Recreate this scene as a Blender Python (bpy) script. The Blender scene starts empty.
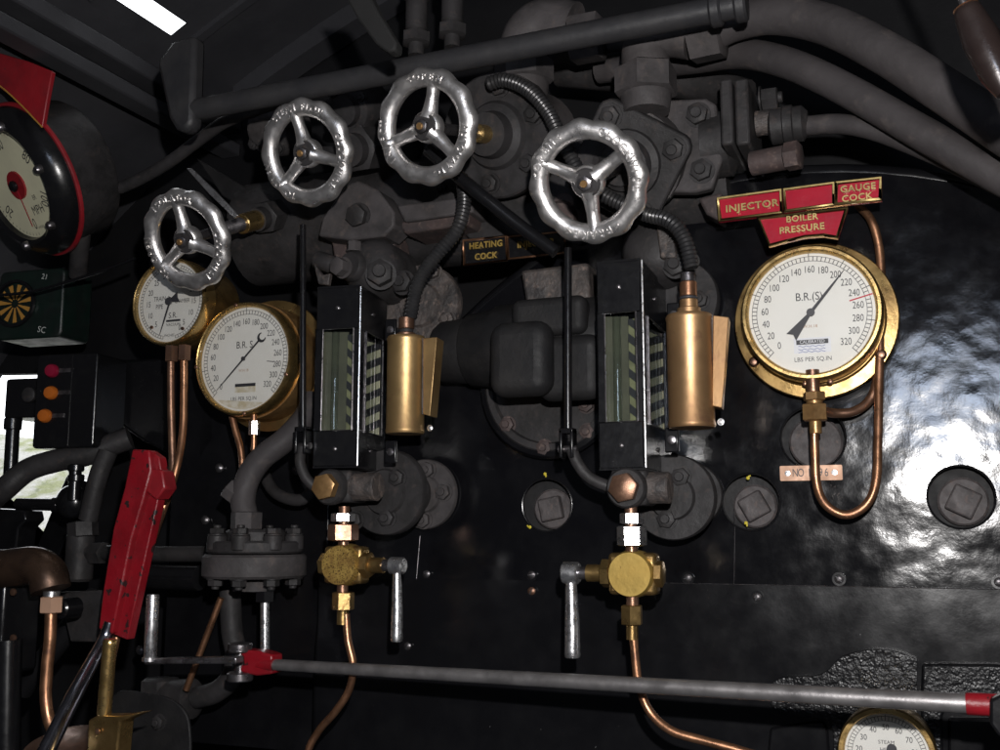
import bpy, bmesh, math, random
from mathutils import Vector as V, Matrix as Mx
random.seed(7)
PI = math.pi
sc = bpy.context.scene
C = bpy.data.collections.new('cab'); sc.collection.children.link(C)

# ------------------------------------------------------------------ camera model (photo pixels 1000 x 750)
YAW, PIT, FPX = math.radians(22), math.atan(155/1055), 1055.0
CAM = V((0, -1.63, 1.6))
FW = V((-math.sin(YAW)*math.cos(PIT), math.cos(YAW)*math.cos(PIT), math.sin(PIT)))
RT = V((math.cos(YAW), math.sin(YAW), 0)); UP = RT.cross(FW)
def ray(px, py): return FW + RT*((px-500)/FPX) + UP*((375-py)/FPX)
def at(px, py, y):
    d = ray(px, py); return CAM + d*((y-CAM.y)/d.y)
def S(px, py, y): return (y-CAM.y)/ray(px, py).y/FPX          # metres per photo pixel there
def onp(px, py, F):                                            # where the ray meets the plane z = 0 of frame F, in F's own coordinates
    d = ray(px, py); n = V((F[0][2], F[1][2], F[2][2])); o = V((F[0][3], F[1][3], F[2][3])); p = CAM+d*((o-CAM).dot(n)/d.dot(n)); return F.inverted() @ p
def proj(p):
    d = p-CAM; k = d.dot(FW); return (500+FPX*d.dot(RT)/k, 375-FPX*d.dot(UP)/k)

# ------------------------------------------------------------------ materials
def mat(name, col, rough=.5, metal=0., col2=None, nscale=30., lo=.4, hi=.7, bump=0., bscale=60., bump2=0., b2scale=8., rvar=.12, coat=0., chips=None, chipscale=60., chiplo=.62, emis=None, trans=0., spec=.5, bdetail=6., col3=None):
    m = bpy.data.materials.new(name); m.use_nodes = True
    nt = m.node_tree; N = nt.nodes; Lk = nt.links.new; b = N['Principled BSDF']
    def s(k, v):
        if k in b.inputs: b.inputs[k].default_value = v
    s('Base Color', (*col, 1)); s('Roughness', rough); s('Metallic', metal); s('Coat Weight', coat); s('Coat Roughness', .15)
    s('Transmission Weight', trans); s('Specular IOR Level', spec)
    if emis: s('Emission Color', (*emis[0], 1)); s('Emission Strength', emis[1])
    tc = N.new('ShaderNodeTexCoord')
    def noise(scale, det=6., rgh=.6):
        n = N.new('ShaderNodeTexNoise'); n.inputs['Scale'].default_value = scale; n.inputs['Detail'].default_value = det
        n.inputs['Roughness'].default_value = rgh; Lk(tc.outputs['Object'], n.inputs['Vector']); return n
    def ramp(src, a, c):
        r = N.new('ShaderNodeMapRange'); r.inputs['From Min'].default_value = a; r.inputs['From Max'].default_value = c; r.clamp = True
        Lk(src, r.inputs['Value']); return r.outputs['Result']
    def mix(f, a, c):
        x = N.new('ShaderNodeMix'); x.data_type = 'RGBA'; Lk(f, x.inputs['Factor'])
        if hasattr(a, 'is_linked'): Lk(a, x.inputs['A'])
        else: x.inputs['A'].default_value = (*a, 1)
        x.inputs['B'].default_value = (*c, 1); return x.outputs['Result']
    cur = col
    if col2:
        n = noise(nscale); f = ramp(n.outputs['Fac'], lo, hi); cur = mix(f, cur, col2)
    if col3:
        n = noise(nscale*3.1, 8.); f = ramp(n.outputs['Fac'], .56, .72); cur = mix(f, cur, col3)
    if chips:
        n = noise(chipscale, 3., .55); f = ramp(n.outputs['Fac'], chiplo, chiplo+.03); cur = mix(f, cur, chips)
    if hasattr(cur, 'is_linked'): Lk(cur, b.inputs['Base Color'])
    if rvar:
        n = noise(nscale*1.7, 5.); r = N.new('ShaderNodeMapRange'); r.inputs['From Min'].default_value = .3; r.inputs['From Max'].default_value = .7
        r.inputs['To Min'].default_value = max(.03, rough-rvar); r.inputs['To Max'].default_value = min(1, rough+rvar)
        Lk(n.outputs['Fac'], r.inputs['Value']); Lk(r.outputs['Result'], b.inputs['Roughness'])
    nrm = None
    for st, scl, dt in ((bump2, b2scale, 2.3), (bump, bscale, bdetail)):
        if st:
            n = noise(scl, dt, .5 if st == bump2 else .65)
            bp = N.new('ShaderNodeBump'); bp.inputs['Strength'].default_value = min(1, st if st < 1 else 1); bp.inputs['Distance'].default_value = .35/scl*(st if st > 1 else 1)
            Lk(n.outputs['Fac'], bp.inputs['Height'])
            if nrm: Lk(nrm, bp.inputs['Normal'])
            nrm = bp.outputs['Normal']
    if nrm: Lk(nrm, b.inputs['Normal'])
    return m
M = {}
M['clad'] = mat('black_gloss_cladding', (.004,.004,.005), .13, 0, (.008,.008,.009), 14, .45, .75, .045, 45, .75, 10.5, rvar=.05, chips=(.12,.11,.1), chipscale=95, chiplo=.765)
_nt = M['clad'].node_tree; _N = _nt.nodes; _tc = [n for n in _N if n.type == 'TEX_COORD'][0]
_sx = _N.new('ShaderNodeSeparateXYZ'); _nt.links.new(_tc.outputs['Object'], _sx.inputs[0])
_nz = _N.new('ShaderNodeTexNoise'); _nz.inputs['Scale'].default_value = 3.2; _nt.links.new(_tc.outputs['Object'], _nz.inputs['Vector'])
_ad = _N.new('ShaderNodeMath'); _ad.operation = 'MULTIPLY_ADD'; _ad.inputs[1].default_value = .55; _nt.links.new(_nz.outputs['Fac'], _ad.inputs[0]); _nt.links.new(_sx.outputs['X'], _ad.inputs[2])
_mr = _N.new('ShaderNodeMapRange'); _mr.inputs['From Min'].default_value = 0.; _mr.inputs['From Max'].default_value = .34; _mr.inputs['To Min'].default_value = .02; _mr.inputs['To Max'].default_value = .12; _nt.links.new(_ad.outputs[0], _mr.inputs['Value'])
for _b in [n for n in _N if n.type == 'BUMP']:
    if abs(_b.inputs['Distance'].default_value-.35/10.5) < 1e-4: _b.inputs['Distance'].default_value = .03; _nt.links.new(_mr.outputs['Result'], _b.inputs['Strength'])
M['clad2'] = mat('black_satin_cladding', (.005,.005,.006), .22, 0, (.009,.009,.01), 11, .45, .75, .04, 80, .06, 6, rvar=.06, chips=(.1,.1,.1), chipscale=110, chiplo=.765, spec=.34)
M['rough_black'] = mat('pitted_black', (.006,.006,.007), .36, 0, None, 40, bump=.9, bscale=115, rvar=.1, bdetail=2., spec=.28)
M['black'] = mat('black_enamel', (.006,.006,.007), .24, 0, (.01,.01,.01), 40, .5, .8, .06, 160, rvar=.04, chips=(.1,.1,.09), chipscale=130, chiplo=.77)
M['matt_black'] = mat('matt_black', (.01,.01,.011), .6, 0, (.019,.018,.018), 16, .4, .7, .25, 90, spec=.25)
M['wall'] = mat('sooty_black', (.005,.005,.006), .7, 0, (.009,.009,.01), 6, .4, .7, .15, 120, spec=.2)
M['roof'] = mat('sooty_roof', (.027,.027,.031), .65, 0, (.038,.038,.043), 5, .4, .7, .15, 100)
M['grey'] = mat('grimy_grey', (.064,.058,.059), .62, 0, (.028,.026,.026), 18, .4, .72, .3, 120, col3=(.08,.067,.063), rvar=.15, spec=.25)
M['dgrey'] = mat('grimy_dark_grey', (.032,.03,.031), .56, 0, (.014,.0135,.0135), 20, .4, .7, .3, 120, col3=(.046,.038,.036), spec=.25)
M['lag'] = mat('lagged_grey', (.05,.045,.046), .66, 0, (.03,.027,.028), 9, .35, .75, .25, 90, .3, 14, col3=(.07,.06,.057), spec=.25)
M['rail'] = mat('black_rail_paint', (.02,.02,.022), .5, 0, (.03,.029,.03), 20, .4, .7, .2, 120, spec=.3)
M['rust'] = mat('rusty_brown', (.06,.04,.037), .7, 0, (.03,.024,.024), 25, .4, .7, .35, 90, col3=(.14,.1,.085))
M['flake'] = mat('flaked_paint', (.08,.066,.06), .55, 0, (.03,.027,.027), 30, .4, .6, .8, 60, col3=(.16,.12,.1))
M['steel'] = mat('cast_steel', (.74,.72,.71), .36, .93, (.56,.54,.52), 40, .45, .75, .2, 150, rvar=.12, chips=(.12,.1,.09), chipscale=120, chiplo=.72)
M['bright'] = mat('bright_steel', (.76,.76,.77), .3, .96, (.45,.43,.43), 60, .5, .8, .1, 200, rvar=.1)
M['dsteel'] = mat('oily_steel', (.22,.21,.22), .32, .9, (.1,.09,.09), 40, .4, .7, .25, 150)
M['shaft'] = mat('polished_blue_steel', (.36,.37,.43), .22, 1., (.2,.2,.23), 30, .45, .75, .05, 150, rvar=.06)
M['rod'] = mat('grey_steel_rod', (.36,.345,.345), .4, .8, (.22,.21,.21), 22, .4, .7, .15, 200)
M['brass'] = mat('brass', (.42,.28,.11), .34, .92, (.25,.15,.06), 22, .42, .75, .15, 150, rvar=.12, col3=(.3,.18,.07))
M['brassp'] = mat('polished_brass', (.62,.43,.18), .28, .95, (.55,.34,.11), 26, .45, .75, .1, 160, rvar=.1)
M['ybrass'] = mat('dull_yellow_brass', (.47,.32,.085), .46, .6, (.38,.25,.06), 30, .4, .7, .12, 160, chips=(.12,.07,.02), chipscale=110, chiplo=.7)
M['obrass'] = mat('aged_sign_brass', (.46,.35,.14), .42, .7, (.34,.25,.1), 40, .4, .7, .12, 160)
M['pbrass'] = mat('pitted_brass', (.5,.33,.09), .5, .6, (.3,.18,.05), 60, .4, .6, .25, 160, chips=(.09,.055,.02), chipscale=420, chiplo=.56)
M['dbrass'] = mat('brown_brass', (.4,.24,.1), .4, .7, (.25,.14,.06), 50, .4, .7, .1, 150)
M['dbronze'] = mat('oily_bronze', (.13,.08,.055), .32, .8, (.07,.045,.035), 24, .4, .7, .12, 140)
M['copper'] = mat('copper', (.48,.25,.14), .36, .9, (.27,.13,.075), 24, .42, .75, .12, 160, col3=(.25,.13,.09))
M['dcopper'] = mat('dark_copper', (.3,.17,.11), .38, .85, (.14,.08,.06), 24, .4, .7, .15, 140)
M['bronze'] = mat('bronze_lamp', (.42,.28,.125), .43, .8, (.28,.175,.078), 12, .4, .75, .1, 160, col3=(.32,.18,.09), rvar=.08)
M['bronze2'] = mat('dark_bronze_lamp', (.42,.255,.125), .42, .8, (.29,.165,.08), 9, .4, .75, .1, 160, col3=(.22,.11,.07), rvar=.08)
M['dial'] = mat('dial_white', (.78,.77,.72), .45, 0, (.72,.7,.63), 12, .45, .8, rvar=.05)
M['cream'] = mat('dial_cream', (.62,.6,.42), .5, 0, (.52,.5,.36), 20, .4, .8, rvar=.05)
M['ink'] = mat('dial_ink', (.03,.03,.035), .5, rvar=0)
M['blueink'] = mat('blue_ink', (.1,.13,.35), .5, rvar=0)
M['inkbrown'] = mat('brown_ink', (.4,.22,.12), .5, rvar=0)
M['sticker'] = mat('sticker_paper', (.74,.75,.78), .5, rvar=0)
M['stain'] = mat('dial_stain', (.55,.48,.33), .6, 0, (.72,.69,.6), 60, .4, .6, rvar=0)
M['redline'] = mat('dial_red', (.5,.02,.04), .5, rvar=0)
M['enamel'] = mat('red_enamel', (.36,.01,.026), .25, 0, (.28,.01,.024), 20, .4, .7, .08, 80, coat=.4, rvar=.05)
M['red'] = mat('red_paint', (.22,.006,.012), .36, 0, (.15,.006,.01), 18, .45, .7, .25, 90, chips=(.022,.013,.013), chipscale=48, chiplo=.62)
M['dred'] = mat('dark_red_paint', (.26,.01,.016), .45, 0, (.14,.01,.014), 14, .4, .7, .15, 90, chips=(.03,.02,.02), chipscale=70, chiplo=.72)
M['rubber'] = mat('black_rubber', (.02,.02,.021), .42, 0, (.03,.03,.03), 30, .4, .7, .1, 150)
M['hose'] = mat('flexible_conduit', (.03,.03,.032), .36, .4, (.05,.048,.048), 40, .4, .7, .1, 150)
M['green'] = mat('dark_green_enamel', (.005,.013,.01), .4, 0, (.008,.009,.009), 20, .4, .7, .12, 100)
M['ochre'] = mat('yellow_ochre', (.36,.18,.035), .5, rvar=.05)
M['whiteink'] = mat('white_ink', (.4,.42,.4), .6, rvar=.0)
M['near_black'] = mat('flat_near_black', (.009,.009,.009), .8, 0, (.014,.014,.014), 8, spec=.25)  # roof lever's black; on the added roof sheet it stands in for shade
M['pale_back'] = mat('dull_green_back', (.075,.074,.05), .8, 0, (.035,.036,.024), 14, .4, .7, rvar=.05)
M['stripe_d'] = mat('shaded_enamel', (.26,.26,.15), .4, 0, (.12,.12,.07), 22, .35, .65, rvar=.05)  # darker copy of the ivory, shade on the front leaf put into colour
M['lens_red'] = mat('red_lens', (.22,.008,.03), .15, 0, rvar=0, coat=.5)
M['lens_orange'] = mat('orange_lens', (.42,.11,.015), .2, 0, rvar=0, coat=.5)
M['paint_yellow'] = mat('yellow_paint_mark', (.55,.45,.03), .6, rvar=0)
M['plate_copper'] = mat('copper_plate', (.5,.31,.21), .55, .35, (.5,.3,.2), 40, .4, .7, .1, 150)
M['gunmetal'] = mat('plug_iron', (.075,.065,.065), .65, .0, (.032,.028,.028), 40, .4, .7, .5, 110, col3=(.11,.08,.07))
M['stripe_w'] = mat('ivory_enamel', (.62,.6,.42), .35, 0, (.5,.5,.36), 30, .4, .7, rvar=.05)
M['wood'] = mat('varnished_wood', (.018,.012,.011), .34, .3, (.012,.008,.008), 14, .4, .7, .1, 60, coat=.4)
M['gravel'] = mat('pale_ballast', (.25,.24,.23), .8, 0, (.15,.145,.14), 3, .4, .6, .5, 8)
M['grass'] = mat('bank_grass', (.34,.36,.18), .8, 0, (.62,.6,.56), 1.1, .42, .56, .5, 8, col3=(.16,.2,.07))
M['dirt'] = mat('old_concrete', (.55,.55,.54), .8, 0, (.4,.4,.4), 3, .4, .7, .2, 8)
def glassmat(name, tint, fres=.06):
    m = bpy.data.materials.new(name); m.use_nodes = True; nt = m.node_tree; N = nt.nodes; N.clear()
    o = N.new('ShaderNodeOutputMaterial'); t = N.new('ShaderNodeBsdfTransparent'); t.inputs[0].default_value = (*tint, 1)
    g = N.new('ShaderNodeBsdfGlossy'); g.inputs['Roughness'].default_value = .04
    mx = N.new('ShaderNodeMixShader'); lw = N.new('ShaderNodeLayerWeight'); lw.inputs['Blend'].default_value = .25
    mr = N.new('ShaderNodeMapRange'); mr.inputs['To Min'].default_value = fres; mr.inputs['To Max'].default_value = .5
    nt.links.new(lw.outputs['Facing'], mr.inputs['Value']); nt.links.new(mr.outputs['Result'], mx.inputs[0])
    nt.links.new(t.outputs[0], mx.inputs[1]); nt.links.new(g.outputs[0], mx.inputs[2]); nt.links.new(mx.outputs[0], o.inputs[0]); return m
M['glass'] = glassmat('green_tinted_glass', (.955,.975,.96)); M['clear'] = glassmat('clear_glass', (.97,.97,.97), .02)

# ------------------------------------------------------------------ mesh builder
def frame(o, n, up=V((0,0,1)), roll=0.):
    z = V(n).normalized(); x = V(up).cross(z)
    if x.length < 1e-4: x = V((1,0,0))
    x.normalize(); y = z.cross(x)
    m = Mx.Identity(4)
    for i in range(3): m[i][0], m[i][1], m[i][2], m[i][3] = x[i], y[i], z[i], o[i]
    return m @ Mx.Rotation(roll, 4, 'Z')
def worigin(o):
    p = V((0,0,0))
    while o: p += V(o.location); o = o.parent
    return p
def catmull(P, n=6):
    P = [V(p) for p in P]
    if len(P) < 3: return P
    out = []; Q = [P[0]*2-P[1]]+P+[P[-1]*2-P[-2]]
    for i in range(1, len(Q)-2):
        a, b, c, d = Q[i-1:i+3]
        for k in range(n):
            t = k/n; out.append(.5*((2*b)+(c-a)*t+(2*a-5*b+4*c-d)*t*t+(3*b-a-3*c+d)*t**3))
    out.append(P[-1]); return out
_txt = {}
class MB:
    def __init__(s, m=None): s.v = []; s.f = []; s.M = m or Mx.Identity(4)
    def at(s, m): s.M = m; return s
    def add(s, vs, fs):
        k = len(s.v); s.v += [s.M @ V(p) for p in vs]; s.f += [[i+k for i in f] for f in fs]; return s
    def box(s, c, d):
        x, y, z = c; a, b, e = d[0]/2, d[1]/2, d[2]/2
        vs = [(x+i*a, y+j*b, z+k*e) for i in (-1,1) for j in (-1,1) for k in (-1,1)]
        return s.add(vs, [(0,1,3,2),(4,6,7,5),(0,4,5,1),(2,3,7,6),(0,2,6,4),(1,5,7,3)])
    def slab(s, pts, vec):
        n = len(pts); vec = V(vec); P = [V(p) for p in pts]
        return s.add(P+[p+vec for p in P], [list(range(n)), list(range(2*n-1, n-1, -1))]+[(i, (i+1) % n, n+(i+1) % n, n+i) for i in range(n)])
    def lathe(s, prof, seg=32, a0=0., caps=True):       # (r, z) about local Z
        n = len(prof); vs = []; fs = []
        for k in range(seg):
            a = a0+2*PI*k/seg; vs += [(r*math.cos(a), r*math.sin(a), z) for r, z in prof]
        for k in range(seg):
            for i in range(n-1):
                a = k*n+i; b = ((k+1) % seg)*n+i; fs.append((a, b, b+1, a+1))
        if caps:
            for i in (0, n-1):
                if prof[i][0] > 1e-6: fs.append([k*n+i for k in range(seg)])
        return s.add(vs, fs)
    def cyl(s, r, z0, z1, seg=28, r1=None, b=0., a0=0.):
        r1 = r if r1 is None else r1
        if b: return s.lathe([(r-b, z0), (r, z0+b), (r1, z1-b), (r1-b, z1)], seg, a0)
        return s.lathe([(r, z0), (r1, z1)], seg, a0)
    def hex(s, r, z0, z1, a0=0., n=6, ch=.12):
        c = r*ch; return s.lathe([(r-c, z0), (r, z0+c*.6), (r, z1-c*.6), (r-c, z1)], n, a0)
    def tube(s, path, r, seg=14, smooth=6, caps=True, ribs=None):
        rr = r if isinstance(r, (list, tuple)) else None
        P = catmull(path, smooth) if smooth else [V(p) for p in path]
        n = len(P); n0 = len(path)
        t0 = (P[1]-P[0]).normalized(); up = V((0,0,1)) if abs(t0.z) < .9 else V((1,0,0)); x = t0.cross(up).normalized()
        vs = []; fs = []
        for i, p in enumerate(P):
            t = (P[min(i+1, n-1)]-P[max(i-1, 0)]).normalized(); x = (x-t*x.dot(t)).normalized(); y = t.cross(x)
            if rr:
                q = i*(n0-1)/(n-1); j = min(int(q), n0-2); rad = rr[j]+(rr[j+1]-rr[j])*(q-j)
            else: rad = r
            if ribs: rad *= 1+ribs*(1 if i % 2 else -1)
            vs += [p+x*(rad*math.cos(2*PI*k/seg))+y*(rad*math.sin(2*PI*k/seg)) for k in range(seg)]
        for i in range(n-1):
            for k in range(seg): fs.append((i*seg+k, i*seg+(k+1) % seg, (i+1)*seg+(k+1) % seg, (i+1)*seg+k))
        if caps: fs += [list(range(seg)), list(range((n-1)*seg, n*seg))]
        return s.add(vs, fs)
    def ball(s, c, r, sq=(1,1,1), u=18, w=12):
        vs = []; fs = []
        for j in range(w+1):
            b = PI*j/w
            for i in range(u):
                a = 2*PI*i/u; vs.append((c[0]+r*sq[0]*math.sin(b)*math.cos(a), c[1]+r*sq[1]*math.sin(b)*math.sin(a), c[2]+r*sq[2]*math.cos(b)))
        for j in range(w):
            for i in range(u): fs.append((j*u+i, j*u+(i+1) % u, (j+1)*u+(i+1) % u, (j+1)*u+i))
        return s.add(vs, fs)
    def text(s, t, size, x=0., y=0., z=0., rot=0., xs=1., depth=0.):
        key = (t, depth > 0)
        if key not in _txt:
            cu = bpy.data.curves.new('t', 'FONT'); cu.body = t; cu.size = 1; cu.align_x = 'CENTER'; cu.align_y = 'CENTER'; cu.resolution_u = 3
            if depth > 0: cu.extrude = .5; cu.offset = .022; cu.space_character = 1.08
            o = bpy.data.objects.new('t', cu); C.objects.link(o); dg = bpy.context.evaluated_depsgraph_get(); me = bpy.data.meshes.new_from_object(o.evaluated_get(dg))
            _txt[key] = ([tuple(v.co) for v in me.vertices], [list(p.vertices) for p in me.polygons])
            bpy.data.objects.remove(o); bpy.data.meshes.remove(me)
        vs, fs = _txt[key]; c, q = math.cos(rot), math.sin(rot); out = []
        for a, b, e in vs:
            a, b = a*size*xs, b*size; out.append((x+a*c-b*q, y+a*q+b*c, z+e*depth))
        return s.add(out, fs)
    def build(s, name, m, parent=None, bevel=0., ang=38):
        me = bpy.data.meshes.new(name)
        if parent is None:
            xs = [p.x for p in s.v]; ys = [p.y for p in s.v]; zs = [p.z for p in s.v]
            o0 = V(((min(xs)+max(xs))/2, (min(ys)+max(ys))/2, min(zs)))
        else: o0 = worigin(parent)
        me.from_pydata([p-o0 for p in s.v], [], s.f)
        bm = bmesh.new(); bm.from_mesh(me); bmesh.ops.remove_doubles(bm, verts=bm.verts, dist=1e-6)
        bmesh.ops.recalc_face_normals(bm, faces=bm.faces)
        for f in bm.faces: f.smooth = True
        for e in bm.edges: e.smooth = not (len(e.link_faces) == 2 and e.calc_face_angle(0) > math.radians(ang))
        bm.to_mesh(me); bm.free(); me.materials.append(M[m] if isinstance(m, str) else m)
        o = bpy.data.objects.new(name, me); C.objects.link(o)
        if parent is None: o.location = o0
        else: o.parent = parent
        if bevel:
            b = o.modifiers.new('bevel', 'BEVEL'); b.width = bevel; b.segments = 2 if bevel < .01 else 5; b.limit_method = 'ANGLE'; b.angle_limit = math.radians(40)
        return o
def tag(o, label, cat, group=None, kind=None):
    if label: o['label'] = label
    if cat: o['category'] = cat
    if group: o['group'] = group
    if kind: o['kind'] = kind
    return o
def thing(name, label, cat, loc, group=None):
    o = bpy.data.objects.new(name, None); C.objects.link(o); o.location = loc; o.empty_display_size = .02
    return tag(o, label, cat, group)
def path(pts): return [at(*p) for p in pts]
def pxslab(mb, pts, y, th): return mb.slab([at(a, b, y) for a, b in pts], (0, th, 0))
def ptube(name, pts, r, m, label, cat='pipe', group=None, seg=14, parent=None, ribs=None, smooth=6):
    o = MB().tube(path(pts), r, seg, smooth, True, ribs).build(name, m, parent)
    if parent is None: tag(o, label, cat, group)
    return o
def nut(parent, F, r, h=None, m='dgrey', stud=True, a0=None, name='nut'):
    h = h or r*.85
    mb = MB(F).cyl(r*1.18, 0, r*.14, 20).hex(r, r*.14, h, random.random()*PI if a0 is None else a0)
    if stud: mb.cyl(r*.5, h, h+r*.4, 14, b=r*.06)
    return mb.build(name, m, parent)
def bolt_at(px, py, y, r, n=(0,-1,0), m='dgrey', name='bolt_head', parent=None): return nut(parent, frame(at(px, py, y), n), r, m=m, name=name)

# ================================================================== SETTING outside the cab
gp = MB().add([(-60,.9,0),(60,.9,0),(60,80,0),(-60,80,0)], [(0,1,2,3)]).build('ground', 'gravel'); tag(gp, 'pale ballast ground outside the cab window', 'ground', kind='structure')
mb = MB(); rows = []
for i in range(30):
    x = -40+i*2.2
    for j in range(8):
        t = j/7; mb.v.append(V((x, 9+t*9+.6*math.sin(i*1.3+j), -.1+t*t*4.2+.4*math.sin(i*.9+j*2.1)*t)))
for i in range(29):
    for j in range(7): mb.f.append([i*8+j, (i+1)*8+j, (i+1)*8+j+1, i*8+j+1])
tag(mb.build('embankment', 'grass'), 'bright grassy bank seen through the cab window', 'bank', kind='structure')
skm = bpy.data.materials.new('white_sky'); skm.use_nodes = True; nn = skm.node_tree.nodes; nn.clear()
so = nn.new('ShaderNodeOutputMaterial'); se = nn.new('ShaderNodeEmission'); se.inputs[0].default_value = (.93,.96,1,1); se.inputs[1].default_value = 3.6; skm.node_tree.links.new(se.outputs[0], so.inputs[0])
mb = MB(); NU, NW = 24, 12
for i in range(NU+1):
    a = PI*(i/NU)
    for j in range(NW+1):
        b = PI/2*j/NW*.98-.02; mb.v.append(V((90*math.cos(a)*math.cos(b), .5+90*math.sin(a)*math.cos(b), 90*math.sin(b))))
for i in range(NU):
    for j in range(NW): mb.f.append([i*(NW+1)+j, (i+1)*(NW+1)+j, (i+1)*(NW+1)+j+1, i*(NW+1)+j+1])
tag(mb.build('sky', skm), 'white overcast sky beyond the cab', 'sky', kind='structure')

# ================================================================== cab front wall, roof, beams
WY = .32
def plate(name, outer, holes, y, th, m, parent=None, bevel=0.):
    bm = bmesh.new()
    for loop in [outer]+holes:
        vs = [bm.verts.new((p[0], y, p[1])) for p in loop]
        for i in range(len(vs)): bm.edges.new((vs[i], vs[(i+1) % len(vs)]))
    bmesh.ops.triangle_fill(bm, use_beauty=True, use_dissolve=False, edges=bm.edges[:])
    r = bmesh.ops.extrude_face_region(bm, geom=bm.faces[:])
    for g in r['geom']:
        if isinstance(g, bmesh.types.BMVert): g.co.y += th
    bm.verts.ensure_lookup_table(); mb = MB(); mb.v = [v.co.copy() for v in bm.verts]; bm.verts.index_update(); mb.f = [[v.index for v in f.verts] for f in bm.faces]; bm.free()
    return mb.build(name, m, parent, bevel)
def xz(px, py, y): p = at(px, py, y); return (p.x, p.z)
win = [xz(a, b, WY) for a, b in ((-70,375),(118,372),(116,432),(62,560),(-70,566))]
eye = at(791, 172, WY); hole = [(eye.x+.014*math.cos(a), eye.z+.014*math.sin(a)) for a in [i*PI/6 for i in range(12)]]
RX, RZ, RR = -.15, .3, 2.62                      # roof arc (centre x, centre z, radius)
def roofz(x): return RZ+math.sqrt(RR*RR-(x-RX)**2)
XL, XR = -2.3, 2.1
wall = plate('cab_front_wall', [(XL,0),(XR,0)]+[(XR+(XL-XR)*i/16, roofz(XR+(XL-XR)*i/16)+.02) for i in range(17)], [win, hole], WY, .03, 'wall')
tag(wall, 'sooty black front wall of the cab behind the boiler', 'wall')
fr = MB()
for (a, b), (c, d) in zip([(118,428),(60,560)], [(60,560),(-40,566)]): fr.tube([at(a,b,WY-.012), at(c,d,WY-.012)], .012, 8, 0)
fr.build('window_frame', 'black', wall)
# roof: shell with a ventilator gap
roof = MB(); ys = [-2.6,-1.2,-.62,-.1,.15,WY+.02]; 
g0, g1 = at(108,0,-.95), at(180,37,-.25)
NX = 44; xsr = [XL+(XR-XL)*i/NX for i in range(NX+1)]
def roofhit(px, py):
    d = ray(px, py); lo, hi = .2, 6
    for _ in range(50):
        m_ = (lo+hi)/2; p = CAM+d*m_
        if p.z > roofz(max(XL, min(XR, p.x))): hi = m_
        else: lo = m_
    return CAM+d*lo
ga, gb = roofhit(180,19), roofhit(179,44)
sx0, sx1, sy1 = min(ga.x, gb.x), max(ga.x, gb.x), (ga.y+gb.y)/2
xsr = sorted([x for x in xsr if abs(x-sx0) > .02 and abs(x-sx1) > .02 and not sx0 < x < sx1]+[sx0, sx1]); ysr = sorted([y for y in ys if abs(y-sy1) > .03]+[sy1])
nx, ny = len(xsr), len(ysr)
for k in (0, 1):
    for x in xsr:
        for y in ysr: roof.v.append(V((x, y, roofz(x)+.008*k)))
q = lambda k, i, j: k*nx*ny+i*ny+j
gap = lambda i, j: xsr[i] >= sx0-1e-6 and xsr[i+1] <= sx1+1e-6 and ysr[j+1] <= sy1+1e-6 and ysr[j] > -2
for i in range(nx-1):
    for j in range(ny-1):
        if gap(i, j): continue
        for k in (0, 1): roof.f.append([q(k,i,j), q(k,i+1,j), q(k,i+1,j+1), q(k,i,j+1)])
ro = roof.build('cab_roof', 'roof', None); tag(ro, 'arched black cab roof with a bright ventilator slot', 'roof')
b = MB(); X = [-.62+i*.09 for i in range(30)]
b.add([(x, y, roofz(x)-.03) for x in X for y in (-2.5, WY-.01)], [(2*i, 2*i+1, 2*i+3, 2*i+2) for i in range(29)]); b.slab([(X[0]-.004, -2.5, roofz(X[0])-.05),(X[0], -2.5, roofz(X[0])-.05),(X[0], -2.5, roofz(X[0])),(X[0]-.004, -2.5, roofz(X[0]))], (0, 2.5+WY-.01, 0)); b.build('roof_shade_sheet', 'near_black', ro)  # near-black sheet added under the right of the roof as painted shade
# light above the slot is the sky dome; a closing strip beyond the front edge keeps the roof shut
def ybeam(name, px, py, w, h, m, parent, y0=-2.2, y1=WY-.002, dz=0):
    p = at(px, py, WY); b = MB(); b.box((p.x, (y0+y1)/2, p.z+dz), (w, y1-y0, h)); return b.build(name, m, parent, .004)
ybeam('cantrail', 232, 152, .05, .03, 'roof', ro)
ybeam('cantrail', 232, 127, .06, .035, 'roof', ro)
pw = at(232,140,WY); MB().box((pw.x-.03, -.95, pw.z+.075), (.02, 2.5, .18)).build('side_panel', 'wall', ro)
for yy, dz, w in ((.28,-.045,.06),(.06,-.012,.02),(-.2,-.012,.02)):
    b = MB(); X = [pw.x+.05+i*.1 for i in range(20)]
    b.add([(x, yy+s_*w/2, roofz(x)+dz+e) for x in X for s_ in (-1,1) for e in (0,.05)], [f for i in range(19) for f in ([i*4,i*4+4,i*4+6,i*4+2],[i*4+1,i*4+3,i*4+7,i*4+5],[i*4,i*4+1,i*4+5,i*4+4],[i*4+2,i*4+6,i*4+7,i*4+3])]+[[0,2,3,1],[76,77,79,78]])
    b.build('roof_rib', 'roof', ro)
xs_side = pw.x-.04
tag(MB().box((XL+.02, -1.0, 1.2), (.03, 2.62, 2.4)).build('cab_side', 'wall'), 'dark left side sheet of the cab', 'wall')

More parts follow.
